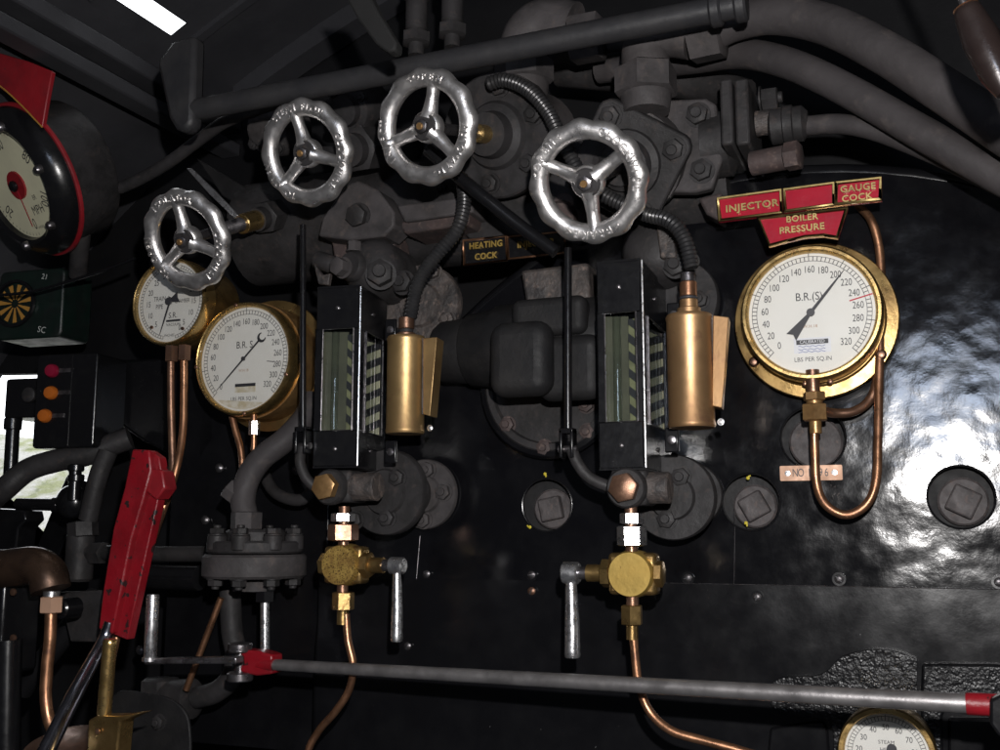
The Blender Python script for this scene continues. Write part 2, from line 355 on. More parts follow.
# hanger and rail across
hr = thing('grab_rail', 'long dark rail crossing under the cab roof above the handwheels', 'rail', at(185,112,-.3))
MB().tube([at(180,113,-.3), at(745,4,-.3)], .0175, 18, 0).build('bar', 'rail', hr)
for px in (716, 741):
    py = 113-(px-180)*109/565.; F = frame(at(px, py, -.3), (1,0,0)); MB(F).cyl(.0235, -.008, .008, 20, b=.003).build('collar', 'rail', hr)
b = MB(); pxslab(b, [(172,40),(195,34),(193,95),(192,122),(184,131),(174,128),(168,118),(156,62)], -.318, .03); b.build('hanger_bracket', 'rail', hr, .008)
lv = MB(); pxslab(lv, [(336,-20),(362,-20),(378,12),(396,42),(395,50),(388,52),(376,44),(358,20)], -.55, .02)
tag(lv.build('roof_lever', 'near_black', None, .003), 'black flat lever hanging from the roof over the rail', 'lever')
for i, (px, pb, lab) in enumerate(((416,52,'left one of two grey pipe unions coming down from the roof'), (452,44,'right one of two grey pipe unions coming down from the roof'))):
    o = at(px, pb+4, -.16); F = frame(o, (0,0,1)); k = S(px, pb, -.16)
    t = thing('roof_pipe_union', lab, 'pipe', o, 'pipe unions dropping from the roof')
    MB(F).cyl(8*k, 0, 60*k, 18).cyl(11*k, 26*k, 120*k, 18, b=3*k).cyl(14*k, 60*k, 75*k, 18, b=2*k).build('union_body', 'dgrey', t)
    MB(F).hex(15*k, 12*k, 24*k).build('nut', 'dgrey', t)

# ================================================================== backhead
CX, CZ, CR = -.2, 1.35, .8
seam = at(715,588,0).z
def arcpts(r, zb, n=40): return [(CX-r, zb)]+[(CX+r*math.cos(PI-PI*i/n), CZ+r*math.sin(PI-PI*i/n)) for i in range(n+1)]+[(CX+r, zb)]
bh = thing('boiler_backhead', 'glossy black dented boiler backplate with recessed washout plugs', 'boiler', (CX, 0, .3))
PL = [(547,505,24),(751,502,26),(813,438,29),(961,497,29)]
holes = []
for px, py, r in PL:
    p = at(px, py, 0); k = S(px, py, 0); holes.append([(p.x+(r+2.5)*k*math.cos(i*PI/14), p.z+(r+2.5)*k*math.sin(i*PI/14)) for i in range(28)])
plate('upper_cladding', arcpts(CR, seam+.0005), holes, 0, .006, 'clad', bh)
plate('lower_cladding', [(CX-CR+.001, .3),(CX-CR+.001, seam+.006),(CX+CR-.001, seam+.006),(CX+CR-.001, .3)], [], -.004, .0035, 'clad2', bh)
sh = MB(); A_ = arcpts(CR-.004, .3); n = len(A_); sh.add([(x, .034, z) for x, z in A_]+[(x, .31, z) for x, z in A_], [list(range(n))]+[(i, (i+1) % n, n+(i+1) % n, n+i) for i in range(n)]); sh.build('boiler_shell', 'matt_black', bh)
ed = MB(); ring = [V((CX+CR*math.cos(PI-PI*i/48), .012, CZ+CR*math.sin(PI-PI*i/48))) for i in range(49)]
ed.tube([V((CX-CR,.012,.3))]+ring+[V((CX+CR,.012,.3))], .013, 10, 0); ed.build('edge_roll', 'clad2', bh)
b = MB(); b.tube([V((CX-.3,-.0043,seam+.0062)), V((CX+.62,-.0043,seam+.0062))], .0007, 6, 0); b.build('seam_edge', 'dsteel', bh)  # thin steel line along the top of the lower sheet
for (a1, a2), (c1, c2) in (((420,536),(416,584)),((735,512),(734,586))): b = MB(); b.tube([at(a1,a2,-.0002), at(c1,c2,-.0002)], .0006, 6, 0); b.build('sheet_joint', 'dsteel', bh)
for h in holes:
    ed = MB(); c = [V((x, -.0005, z)) for x, z in h]; ed.tube(c+[c[0]], .0016, 8, 0, False); ed.build('hole_rim', 'black', bh)
for i, ((px, py, r), lab) in enumerate(zip(PL, ('square headed washout plug left of the right gauge cock', 'washout plug in the round hole right of the right gauge cock', 'plain round washout plug half hidden under the big brass gauge', 'square headed washout plug in the hole nearest the right picture edge'))):
    p = at(px, py, 0)+V((.003, .034, -.006)); k = S(px, py, 0); F = frame(p, (0,-1,0), roll=.3*i)
    t = thing('washout_plug', lab, 'plug', p, 'washout plugs in the backhead')
    MB(F).cyl(r*k*.84, 0, .016, 28, b=.003).build('plug_body', 'gunmetal', t)
    if i != 2: MB(F @ Mx.Rotation(.2, 4, 'Z')).box((0,0,.022), (r*k*.95, r*k*.95, .018)).build('square_head', 'gunmetal', t, .003)
    else: MB(F).cyl(r*k*.9, .012, .028, 28, b=.003).build('plug_cap', 'gunmetal', t)
for px, py in ((545,474),(530,527),(748,478),(746,523)):
    p = at(px, py, -.002); b = MB(frame(p, (0,-1,0), roll=px)); b.lathe([(.0028,0),(.002,.0006),(0,.0008)], 7).box((.003,.002,.0004), (.004,.002,.0008)); b.build('paint_mark', 'paint_yellow', bh)
SCR = [(532,575,'upper screw of the close pair left of the right brass cock'),(532,591,'lower screw of the close pair left of the right brass cock'),(427,574,'slotted screw on black plate below the left grey disc'),(688,578,'slotted screw just above the seam right of the right brass cock'),(757,597,'slotted screw just below the plate seam'),(839,579,'slotted screw above the seam below the copper loop'),(999,582,'slotted screw above the seam at the right picture edge'),(408,646,'small screw on the dark lower plate by the left handle')]
for i, (px, py, lab) in enumerate(SCR):
    p = at(px, py, -.0005 if py < 585 else -.0042); F = frame(p, (0,-1,0), roll=i*1.1); t = thing('cladding_screw', lab, 'screw', p, 'slotted screws in the cladding')
    MB(F).cyl(.0098, 0, .0012, 18).build('cup_washer', 'clad2', t); MB(F).lathe([(.0066,.001),(.0064,.003),(.004,.0046),(0,.005)], 18).build('screw_head', 'dsteel' if i != 1 else 'dcopper', t)
    MB(F).box((0,0,.0048), (.011,.0013,.0012)).build('slot', 'ink', t)
# pitted lower castings
def blob(pts, y, th, name, lab, m='rough_black'):
    P = catmull([at(a, b, y) for a, b in pts], 5); b = MB(); b.slab(P, (0, th, 0)); return tag(b.build(name, m, None, .004), lab, 'casting')
blob([(766,688),(782,678),(815,676),(828,670),(840,658),(862,651),(890,650),(914,658),(917,663),(917,690),(918,740),(916,800),(840,800),(834,740),(830,722),(818,718),(790,716),(772,707)], -.016, .0115, 'hinge_casting', 'rough pitted black casting with rounded lobes behind the long rod')
blob([(922,664),(960,664),(1012,667),(1013,690),(1013,712),(960,712),(944,713),(943,740),(943,800),(922,800),(921,740),(921,690)], -.016, .0115, 'door_casting', 'rough pitted black slab at the right behind the red collar')
blob([(948,718),(1010,718),(1040,722),(1040,800),(948,800)], -.013, .0085, 'smooth_panel', 'smooth black panel in the bottom right corner', 'clad2')
blob([(770,728),(815,722),(826,726),(829,745),(829,800),(768,800),(768,745)], -.012, .0075, 'corner_panel', 'smooth black panel with rounded corner left of the bottom gauge', 'clad2')

# ================================================================== gauges
def dial_arc(mb, r, a0, a1, w, z=0., n=90):
    vs = []; fs = []
    for i in range(n+1):
        a = math.radians(a0+(a1-a0)*i/n)
        for q_ in (r-w/2, r+w/2): vs.append((q_*math.cos(a), q_*math.sin(a), z))
    for i in range(n): fs.append((2*i, 2*i+1, 2*i+3, 2*i+2))
    mb.add(vs, fs)
def tick(mb, a, r0, r1, w, z=0.):
    a = math.radians(a); c, s_ = math.cos(a), math.sin(a); mb.add([(r0*c+w*s_/2, r0*s_-w*c/2, z),(r1*c+w*s_/2, r1*s_-w*c/2, z),(r1*c-w*s_/2, r1*s_+w*c/2, z),(r0*c-w*s_/2, r0*s_+w*c/2, z)], [(0,1,2,3)])
def pointer(mb, a, tip, tail, w, z, kind='flare'):
    F = mb.M; mb.M = F @ Mx.Rotation(math.radians(a), 4, 'Z')
    mb.slab([(-.008,-w*.55,z),(tip*.55,-w*.4,z),(tip,-w*.08,z),(tip,w*.08,z),(tip*.55,w*.4,z),(-.008,w*.55,z)], (0,0,.0008))
    if kind == 'flare': mb.slab([(-tail,-w*1.9,z),(-tail*.9,0,z),(-tail,w*1.9,z),(-.004,w*.55,z),(-.004,-w*.55,z)], (0,0,.0009))
    else:
        mb.slab([(-tail,-w*.5,z),(0,-w*.5,z),(0,w*.5,z),(-tail,w*.5,z)], (0,0,.0009))
        pts = [(-tail-.006+.0085*math.cos(t), .0085*math.sin(t), z) for t in [math.radians(d) for d in range(-130,131,20)]]
        pts += [(-tail-.0085+.0062*math.cos(t), .0062*math.sin(t), z) for t in [math.radians(d) for d in range(120,-121,-20)]]; mb.slab(pts, (0,0,.0008))
    mb.cyl(w*1.3, z-.0004, z+.0028, 16); mb.M = F
def steam_dial(root, F, R, tag_='big', sticker=True):
    d = MB(F).cyl(R, -.004, 0, 64).build('dial', 'dial', root)
    k = MB(F); z = .0004
    A = lambda v: 225-v*270/320
    dial_arc(k, R*.865, -45, 225, R*.008, z); dial_arc(k, R*.94, -45, 225, R*.008, z)
    for v in range(0, 321, 5): tick(k, A(v), R*.865, R*(.995 if v % 40 == 0 else .94), R*.012, z)
    for v in range(0, 321, 20):
        a = math.radians(A(v)); rr = R*.735
        k.text(str(v), R*.165, rr*math.cos(a), rr*math.sin(a)*.98, z, 0, .72)
    k.text('B.R.(S)' if tag_ == 'big' else 'B.R. S', R*.19, -R*.02, R*.27, z, 0, .85); k.text('LBS PER SQ.IN', R*.1, 0, -R*.76, z, 0, .95)
    k.build('scale_markings', 'ink', d)
    MB(F).text('W.H.18', R*.07, -R*.02, -R*.22, z).build('dial_note', 'inkbrown', d)
    if tag_ == 'big':
        s_ = MB(F).box((0,-R*.53,.0003), (R*.58,R*.25,.0004)).build('calibration_sticker', 'sticker', d)
        b = MB(F); b.box((0,-R*.475,.0007), (R*.5,R*.075,.0004)); b.build('sticker_band', 'ink', d)
        MB(F).text('CALIBRATED', R*.075, 0, -R*.475, .0012, 0, .9).build('sticker_heading', 'sticker', d)
        b = MB(F)
        for q_, yy in enumerate((-.545,-.595,-.635)):
            pts = [F.inverted() @ (F @ V((R*(-.22+.03*i), R*(yy+.012*math.sin(i*1.9+q_*2)), .0008))) for i in range(15)]
            b.tube(pts, R*.004, 5, 0)
        b.build('sticker_writing', 'blueink', d)
        b = MB(F); tick(b, A(250), R*.62, R*.985, R*.022, .0008); b.build('limit_mark', 'redline', d)
        b = MB(F); pointer(b, A(207), R*.86, R*.5, R*.05, .004); b.build('pointer', 'ink', root)
    else:
        b = MB(F).box((R*.03,-R*.5,.0006), (R*.46,R*.06,.0004)); b.build('sticker_band', 'ink', d)
        b = MB(F).box((R*.03,-R*.585,.0004), (R*.46,R*.11,.0004)); b.build('faded_sticker', 'stain', d)
        b = MB(F); P = [(R*.96*math.cos(t), R*.96*math.sin(t), .0005) for t in [math.radians(x) for x in range(232,300,6)]]; b.slab(P, (0,0,.0002)); b.build('water_stain', 'stain', d)
        b = MB(F); tick(b, -8, R*.5, R*.66, R*.014, .0006); pointer(b, A(0)-.5, R*.83, R*.48, R*.03, .004, 'crescent'); b.build('pointer', 'ink', root)
    return d
def gauge(name, lab, px, py, y, ring, face, depth, flange=None, drum=None, ringm='brassp', casem='brass', n=(0,-1,0), roll=0.):
    o = at(px, py, y); F = frame(o, n, roll=roll); t = thing(name, lab, 'gauge', o-V((0, -depth, ring)), 'brass cased pressure gauges')
    MB(F).lathe([(face*.985,.001),(face*1.0,.007),(face*1.03,.0095),(ring*.965,.0095),(ring*.99,.006),(ring,0),(ring,-.022),(ring*.97,-.024),(face,-.024)], 72, caps=False).build('bezel', ringm, t)
    MB(F).lathe([(drum or ring*.96,-.02),(drum or ring*.96,-depth+.004),(drum*.97 if drum else ring*.93,-depth)], 56).build('case', casem, t)
    MB(F).cyl(face*.99, .0055, .0065, 56).build('cover_glass', 'clear', t)
    if flange:
        fr_, fz = flange; G = F @ Mx.Translation((0,0,-depth))
        MB(G).lathe([(fr_*.8,0),(fr_,0),(fr_,.004),(fr_*.985,.007),(ring*1.02,.009),(ring*.99,.014)], 72).build('flange', 'brass', t)
    return t, F
t, F = gauge('steam_pressure_gauge', 'largest brass gauge, white dial reading about 207, under the red nameplates', 811, 313, -.092, .0985, .0885, .06, (.1175, 0))
steam_dial(t, F, .088)
for a in (-33, 213):
    a = math.radians(a); G = F @ Mx.Translation((.107*math.cos(a), .107*math.sin(a), -.053)); MB(G).lathe([(.0075,0),(.0078,.005),(.005,.009),(0,.0105)], 18).build('flange_screw', 'dcopper', t)
for a in (262, 282):
    a = math.radians(a); G = F @ Mx.Translation((.1*math.cos(a), .1*math.sin(a), -.02)); MB(G).lathe([(.004,0),(.004,.004),(0,.007)], 12).build('bezel_screw', 'dcopper', t)
G = frame(at(813,384,-.092), (0,0,-1)); MB(G).cyl(.0095, -.02, .05, 20).build('stem', 'dcopper', t)

t, F = gauge('steam_chest_gauge', 'tilted brass gauge at the left, white dial with its pointer at zero', 245, 359, -.135, .0995, .0915, .085, None, .102, casem='dbrass')
steam_dial(t, F, .0905, 'small'); G = F @ Mx.Translation((0,0,-.085)); MB(G).lathe([(.09,0),(.118,0),(.118,.008),(.1,.012)], 64).build('flange', 'brass', t)
for a in (100, 186, 340, 275):
    a = math.radians(a); G = F @ Mx.Translation((.0955*math.cos(a), .0955*math.sin(a), .008)); MB(G).lathe([(.0035,0),(.0035,.002),(0,.0045)], 12).build('bezel_screw', 'dcopper', t)

# vacuum gauge
t, F = gauge('vacuum_gauge', 'smaller brass train pipe vacuum gauge shaded by the leftmost handwheel', 171, 302, -.16, .079, .0725, .1, None, .076)
R = .072; d = MB(F).cyl(R, -.004, 0, 56).build('dial', 'dial', t)
k = MB(F); dial_arc(k, R*.86, 105, 258, R*.01, .0004); dial_arc(k, R*.93, 105, 258, R*.01, .0004); dial_arc(k, R*.86, 282, 435, R*.01, .0004); dial_arc(k, R*.93, 282, 435, R*.01, .0004)
for i in range(31): tick(k, 258-i*5, R*.86, R*.93, R*.014, .0004); tick(k, 282+i*5, R*.86, R*.93, R*.014, .0004)
for i, v in enumerate(('5','10','15','20','25','30')):
    for sgn in (-1, 1):
        a = math.radians(270+sgn*(38+25*i)); k.text(v, R*.2, R*.68*math.cos(a), R*.68*math.sin(a), .0004, 0, .75)
k.text('0', R*.2, R*.3, -R*.66, .0004, 0, .75); k.text('TRAIN', R*.17, -R*.34, R*.1, .0004, 0, .75); k.text('PIPE', R*.17, -R*.34, -R*.1, .0004, 0, .75); k.text('CHAMBER', R*.14, R*.34, R*.0, .0004, 0, .7)
k.text('S.R.', R*.2, R*.08, -R*.34, .0004, 0, .9); k.box((R*.1,-R*.47,.0005), (R*.42,R*.05,.0004)); k.text('VACUUM', R*.1, R*.1, -R*.57, .0004); k.text('INCHES', R*.09, 0, -R*.83, .0004); k.build('scale_markings', 'ink', d)
b = MB(F); pointer(b, 252, R*.85, R*.12, R*.05, .003); pointer(b, 198, R*.05, R*.3, R*.07, .0055); b.build('pointer', 'ink', t)
for a in (228, 300):
    a = math.radians(a); G = F @ Mx.Translation((R*.8*math.cos(a), R*.8*math.sin(a), .0)); MB(G).cyl(.003, 0, .003, 10).build('dial_screw', 'dcopper', t)
G = frame(at(226,318,-.1), (.5,-.8,0)); MB(G).lathe([(.006,-.01),(.006,.004),(0,.008)], 14).build('case_screw', 'dcopper', t)
# carriage heating gauge
t, F = gauge('heating_gauge', 'brass gauge with steam heat dial cut by the bottom picture edge', 887, 755, -.1, .0625, .0535, .07, None, .06, n=(0,-1,0))
R = .053; d = MB(F).cyl(R, -.004, 0, 56).build('dial', 'dial', t); k = MB(F)
dial_arc(k, R*.82, -45, 225, R*.01, .0004); dial_arc(k, R*.93, -45, 225, R*.01, .0004)
for v in range(0, 101, 2): tick(k, 225-v*2.7, R*.82, R*(.97 if v % 10 == 0 else .93), R*.014, .0004)
for v in range(0, 101, 10): a = math.radians(225-v*2.7); k.text(str(v), R*.2, R*.66*math.cos(a), R*.66*math.sin(a), .0004, 0, .85)
k.text('STEAM', R*.13, 0, R*.3, .0004); k.text('HEAT', R*.13, 0, R*.12, .0004); k.build('scale_markings', 'ink', d)
b = MB(F); pointer(b, 222, R*.8, R*.15, R*.05, .003); G_ = b.M; b.M = F @ Mx.Translation((R*.12, R*.16, 0)); b.cyl(R*.12, .001, .006, 18); b.build('pointer', 'ink', t)

# ---- speedometer
n_s = V((-.27, -.82, -.5)); o = at(11, 187, -.2); F = frame(o, n_s, roll=math.radians(-14))
t = thing('speedometer', 'cream speed dial with red hub in a black housing at the left picture edge', 'speedometer', o-V((0,0,.17)))
R = .103; d = MB(F).cyl(R, -.02, -.014, 64).build('dial', 'cream', t); k = MB(F); z = -.0136
for i, v in enumerate((0,20,40,60,80,100)):
    a = math.radians((283-i*60) % 360); k.text(str(v), R*.3, R*.76*math.cos(a), R*.76*math.sin(a), z, a-PI/2 if i not in (0,) else a+PI/2, .7)
for i in range(50):
    tick(k, 283-i*6.2, R*.92, R*.97, R*.012, z)
k.text('BR', R*.13, R*.42, -R*.22, z, .3, .8); k.text('MPH', R*.24, R*.42, -R*.45, z, .25, .85); k.text('LIMITED', R*.06, R*.35, -R*.78, z, .25)
k.build('scale_markings', 'ink', d)
MB(F).cyl(R*.26, -.014, -.01, 40).build('hub_disc', 'dred', t); b = MB(F); tick(b, 281, R*.1, R*.78, R*.03, -.009); b.build('needle', 'redline', t); MB(F).cyl(R*.1, -.01, .0, 24, b=.003).build('hub_cap', 'black', t)
MB(F).lathe([(R*1.0,-.016),(R*1.02,-.004),(R*1.1,.001),(R*1.18,-.004),(R*1.28,-.012),(R*1.38,-.026),(R*1.4,-.042),(R*1.0,-.042)], 72, caps=False).build('housing_ring', 'black', t)
for a in (75, 18, -37, -95, 140, 200):
    a = math.radians(a); G = F @ Mx.Translation((R*1.13*math.cos(a), R*1.13*math.sin(a), -.004)); MB(G).lathe([(.009,0),(.009,.008),(.006,.012),(0,.013)], 16).build('housing_screw', 'dsteel', t)
MB(F).lathe([(R*1.38,-.039),(R*1.44,-.039),(R*1.45,-.042),(R*1.45,-.046),(R*1.38,-.046)], 72, caps=False).build('red_rim', 'dred', t)
MB(F).lathe([(R*1.3,-.045),(R*1.3,-.135),(R*1.24,-.145)], 56).build('drum', 'dgrey', t)
b = MB(); pxslab(b, [(-40,52),(0,53),(28,61),(52,71),(47,98),(42,127),(30,114),(14,98),(-6,84),(-40,66)], -.25, .01); b.build('red_bracket', 'dred', t, .002)
b = MB(); b.tube(path([(-20,74,-.252),(0,86,-.252),(20,104,-.252),(42,127,-.252)]), .0016, 8); b.build('bracket_edging', 'ochre', t)
b = MB(); b.tube(path([(84,188,-.08),(96,196,-.08),(93,210,-.08),(84,224,-.08),(80,248,-.06),(78,275,-.02)]), .018, 12); b.build('cable_gland', 'dgrey', t)
ptube('speedometer_cable', [(100,194,-.08),(130,184,-.08),(165,165,-.09),(195,143,-.1),(225,122,-.12),(260,108,-.14),(300,96,-.16)], .0115, 'dgrey', 'dark grey cable rising from the speed dial housing towards the rail', 'cable')

# ================================================================== nameplates
def rr(w, h, r, n=5, cx=0, cy=0):
    return [(cx+sx*(w/2-r)+r*math.cos(a), cy+sy*(h/2-r)+r*math.sin(a)) for sx, sy, a0 in ((1,1,0),(-1,1,90),(-1,-1,180),(1,-1,270)) for a in [math.radians(a0+90*i/n) for i in range(n+1)]]
def pxplate(pts, y): return [at(a, b, y) for a, b in pts]
NY = -.14
g = 'cast nameplates over the big gauge'
def inset(P, d):
    c = sum(P, V((0,0,0)))/len(P); n_ = len(P); out = []; N_ = []
    for i in range(n_):
        e = (P[(i+1) % n_]-P[i]).normalized(); q_ = e.cross(V((0,1,0))).normalized(); N_.append(q_ if (c-P[i]).dot(q_) > 0 else -q_)
    for i in range(n_):
        a, b_ = N_[i-1], N_[i]; out.append(P[i]+(a+b_)*(d/(1+a.dot(b_))))
    return out
def name_text(mb, s_, a, b_, size, xs=1.):
    # text between two photo points on the plate plane
    A1, B1 = at(*a, NY-.003), at(*b_, NY-.003); X = (B1-A1).normalized(); F_ = frame((A1+B1)/2, (0,-1,0), V((0,-1,0)).cross(X)); mb.M = F_; mb.text(s_, size, 0, 0, 0, 0, xs, .003)
def borderq(mb, P, w, y0, th):
    I = inset(P, w); n_ = len(P); off = V((0,-th,0))
    for i in range(n_):
        j = (i+1) % n_; q8 = [P[i], P[j], I[j], I[i]]; mb.slab(q8, off)
kz = S(800,205,NY)
t = thing('injector_nameplate', 'separate red enamel brass plate reading INJECTOR at the left of the red signs', 'nameplate', at(750,220,NY), g)
P = pxplate([(717,198),(782,189),(783,214),(719,222)], NY); MB().slab(P, (0,.006,0)).build('enamel_field', 'enamel', t)
b = MB(); borderq(b, P, 2.6*kz, NY, .004); b.build('brass_border', 'obrass', t, .0008)
b = MB(); name_text(b, 'INJECTOR', (727,209.5), (777,203), 10.2*kz, 1.08); b.build('lettering', 'obrass', t)
t = thing('boiler_pressure_nameplate', 'red enamel brass plate reading GAUGE COCK and BOILER PRESSURE over the big gauge', 'nameplate', at(820,240,NY), g)
P1 = pxplate([(783,189),(835,182),(835,206),(784,213)], NY); P2 = pxplate([(835,182),(882,177),(882,201),(835,206)], NY)
P3 = pxplate([(757,218),(848,208),(838,239),(824,236.5),(805,238),(788,242),(769,247)], NY)
for P in (P1, P2, P3): MB().slab(P, (0,.006,0)).build('enamel_field', 'enamel', t)
for P in (P1, P2): b = MB(); borderq(b, P, 2.6*kz, NY, .004); b.build('brass_border', 'obrass', t, .0008)
b = MB()
I3 = inset(P3, 2.5*kz)
for i in range(len(P3)):
    j = (i+1) % len(P3); b.slab([P3[i], P3[j], I3[j], I3[i]], (0,-.0036,0))
b.build('brass_border', 'obrass', t)
b = MB(); sz = 9.4*kz
name_text(b, 'GAUGE', (841,190), (875,186), sz); name_text(b, 'COCK', (843,199.5), (871,196), sz); b.build('lettering', 'obrass', t); b = MB(); name_text(b, 'BOILER', (786,220), (818,216.5), sz*.95); name_text(b, 'PRESSURE', (778,231.5), (826,226), sz)
b.build('lettering', 'obrass', t)
MB().box(tuple(at(800,222,NY+.075)), (.03,.13,.02)).build('mounting_bracket', 'black', t)
NY0 = NY; NY = -.06
t = thing('heating_cock_nameplate', 'black plate with copper border reading HEATING COCK and INJECTOR behind the handwheels', 'nameplate', at(510,264,NY))
kz = S(510,250,NY); Pa = pxplate([(463,240),(507,235.5),(508,261),(464,266)], NY); Pb = pxplate([(507,236.5),(566,231),(566,254),(508,260)], NY)
for P in (Pa, Pb): MB().slab(P, (0,.005,0)).build('black_field', 'black', t)
for P in (Pa, Pb): b = MB(); borderq(b, P, 1.6*kz, NY, .003); b.build('copper_border', 'copper', t, .0006)
b = MB(); name_text(b, 'HEATING', (469,246.8), (503,243.2), 9*kz, .9); name_text(b, 'COCK', (476,257.3), (496,255.2), 9*kz, .9); b.build('lettering', 'ybrass', t); b = MB(); name_text(b, 'INJECTOR', (512,246), (560,241), 9*kz, .9); b.build('lettering', 'ybrass', t)
MB().box(tuple(at(500,248,-.03)), (.06,.05,.02)).build('mounting_block', 'matt_black', t)
# number plate
F = frame(at(811,473,-.003), (0,-1,0)); k = S(811,473,0); t = thing('number_plate', 'small copper plate stamped NO 1996 behind the copper loop', 'plate', at(811,481,0))
MB(F).slab([(x, y, 0) for x, y in rr(60*k, 15*k, 1.2*k)], (0,0,.0025)).build('plate', 'plate_copper', t)
b = MB(F)
for s_, x in (('N',-15),('O',-9.5),('1',-1.5),('9',4),('9',9.5),('6',15)): b.text(s_, 11.5*k, x*k, 0, .0029, 0, .7)
b.build('stamped_number', 'ink', t)
for s_ in (-1, 1): MB(F @ Mx.Translation((s_*22.5*k,0,.0025))).lathe([(.0045,0),(.004,.0012),(.0018,.0014),(.0014,.0002),(0,0)], 18).build('rivet', 'bright', t)

# ================================================================== handwheel valves
AX = V((.03,.906,.42)).normalized()
def ringtext(mb, s_, r, a_mid, step, size, z):
    n_ = len(s_)
    for i, ch in enumerate(s_):
        if ch == ' ': continue
        a = math.radians(a_mid-(i-(n_-1)/2)*step); mb.text(ch, size, r*math.cos(a), r*math.sin(a), z, a-PI/2, .95, .003)
def handwheel(root, F, spoke0, texts, scale=1., phase=0.):
    R0, rm = .0685*scale, .0132*scale; NT, NS = 144, 14
    mb = MB(F); vs = []; fs = []
    for i in range(NT):
        a = 2*PI*i/NT; bump = .5+.5*math.cos(12*a+phase); bump = bump**.8
        for j in range(NS):
            b_ = 2*PI*j/NS; cr = math.cos(b_); ext = rm*cr+(.0042*scale*(bump-.35)*max(0, cr)**1.2); zz = rm*.92*math.sin(b_)*(1+.05*bump*max(0, cr))
            vs.append(((R0+ext)*math.cos(a), (R0+ext)*math.sin(a), zz))
    for i in range(NT):
        for j in range(NS): fs.append((i*NS+j, ((i+1) % NT)*NS+j, ((i+1) % NT)*NS+(j+1) % NS, i*NS+(j+1) % NS))
    mb.add(vs, fs)
    for q_ in range(3):
        a = math.radians(spoke0+120*q_); c, s_ = math.cos(a), math.sin(a)
        mb.tube([(r_*scale*c, r_*scale*s_, z_*scale) for r_, z_ in ((.012,-.001),(.024,-.002),(.042,-.002),(.056,-.001),(.066,0))], [.0145*scale,.0112*scale,.0092*scale,.0095*scale,.0125*scale], 12)
    mb.lathe([(.0,-.016*scale),(.021*scale,-.014*scale),(.0235*scale,-.004*scale),(.022*scale,.005*scale),(.0185*scale,.0072*scale),(0,.0074*scale)], 32)
    hw = mb.build('handwheel', 'steel', root, ang=50)
    for s_, a, st in texts:
        b = MB(F); ringtext(b, s_, R0*1.01, a, st*1.12, .0145*scale, rm*.9); b.build('cast_lettering', 'steel', hw)
    MB(F).lathe([(.0195*scale,.006*scale),(.0195*scale,.009*scale),(.018*scale,.0105*scale),(.0,.0105*scale)], 28).build('hub_washer', 'dgrey', hw)
    MB(F).hex(.0105*scale, .0105*scale, .018*scale, .3).build('hub_nut', 'dsteel', hw)
    MB(F).cyl(.005*scale, .017*scale, .0215*scale, 18, b=.0008).build('spindle_end', 'dbrass', hw)
    return hw
GV = 'steam valves with cast handwheels'
def diamond(mb, r, z0, th, rot=0., rad=.35):
    P = []
    for q_ in range(4):
        a = rot+q_*PI/2
        for d_ in (-.35,-.15,.15,.35): P.append((r*(1-.09*abs(d_)*2)*math.cos(a)*1.0-rad*r*d_*math.sin(a), r*(1-.09*abs(d_)*2)*math.sin(a)+rad*r*d_*math.cos(a), z0))
    mb.slab(P, (0,0,th))
def valve(px, py, y, lab, spoke0, texts, L, fl, flr, fr_rot, bush=None, phase=0., nutm='dgrey', body='grey', scale=1., ax=None):
    A = (ax or AX); W = at(px, py, y); F = frame(W, -A); base = W+A*L; t = thing('steam_valve', lab, 'valve', base, GV)
    handwheel(t, F, spoke0, texts, scale, phase)
    MB(F).cyl(.0085, -L*.8, -.01, 18).build('spindle', 'dsteel', t)
    Fb = frame(base, -A)
    if bush: MB(Fb).cyl(bush[0], bush[1], bush[2], 22, b=.0015).build('gland_bush', 'brassp', t)
    if fl == 'diamond':
        b = MB(Fb); diamond(b, flr, 0, .02, fr_rot); b.build('bonnet_flange', 'dgrey', t, .003)
        MB(Fb).lathe([(flr*.52,.02),(flr*.5,.027),(flr*.4,.03),(flr*.36,.045),(flr*.28,.05),(flr*.26,.062),(.012,.064)], 36).build('bonnet_boss', 'dgrey', t)
        for q_ in range(4):
            a = fr_rot+q_*PI/2; nut(t, Fb @ Mx.Translation((flr*.74*math.cos(a), flr*.74*math.sin(a), .02)), .0155, m=nutm)
    elif fl == 'round':
        MB(Fb).lathe([(flr,0),(flr,.018),(flr*.97,.021),(flr*.55,.021),(flr*.5,.03),(flr*.38,.034),(flr*.34,.055),(.012,.057)], 44).build('bonnet_flange', 'dgrey', t)
        for q_ in range(6):
            a = fr_rot+q_*PI/3; nut(t, Fb @ Mx.Translation((flr*.76*math.cos(a), flr*.76*math.sin(a), .021)), .0145, m=nutm)
    elif fl == 'hex':
        MB(Fb).hex(flr, -.02, .03).cyl(flr*.7, .03, .05, 24).build('bonnet_nut', 'dgrey', t)
    MB(Fb).lathe([(flr*.78,.002),(flr*.8,-.03),(flr*.72,-.07),(flr*.8,-.12),(flr*.5,-.15)], 32).build('valve_body', body, t)
    return t, Fb
t, Fb = valve(588,182,-.33, 'rightmost valve, its large bright handwheel facing front beside the hexagon elbow', 30, (('<OPEN<', 140, 9),('CLOCKWISE', 25, 8.5),('<BRAKE<', 270, 8.5)), .215, 'diamond', .102, math.radians(100))
V4 = t
t, Fb = valve(427,127,-.33, 'valve with the highest handwheel, second from the right, its brass gland beside the wheel', 70, (('<OPEN', 80, 9.5),('AUTOMATIC', 315, 7.5),('INJECT', 190, 8.5)), .225, 'round', .1, math.radians(15), bush=(.0145,.05,.085), phase=.5, ax=V((.13,.95,.26)).normalized())
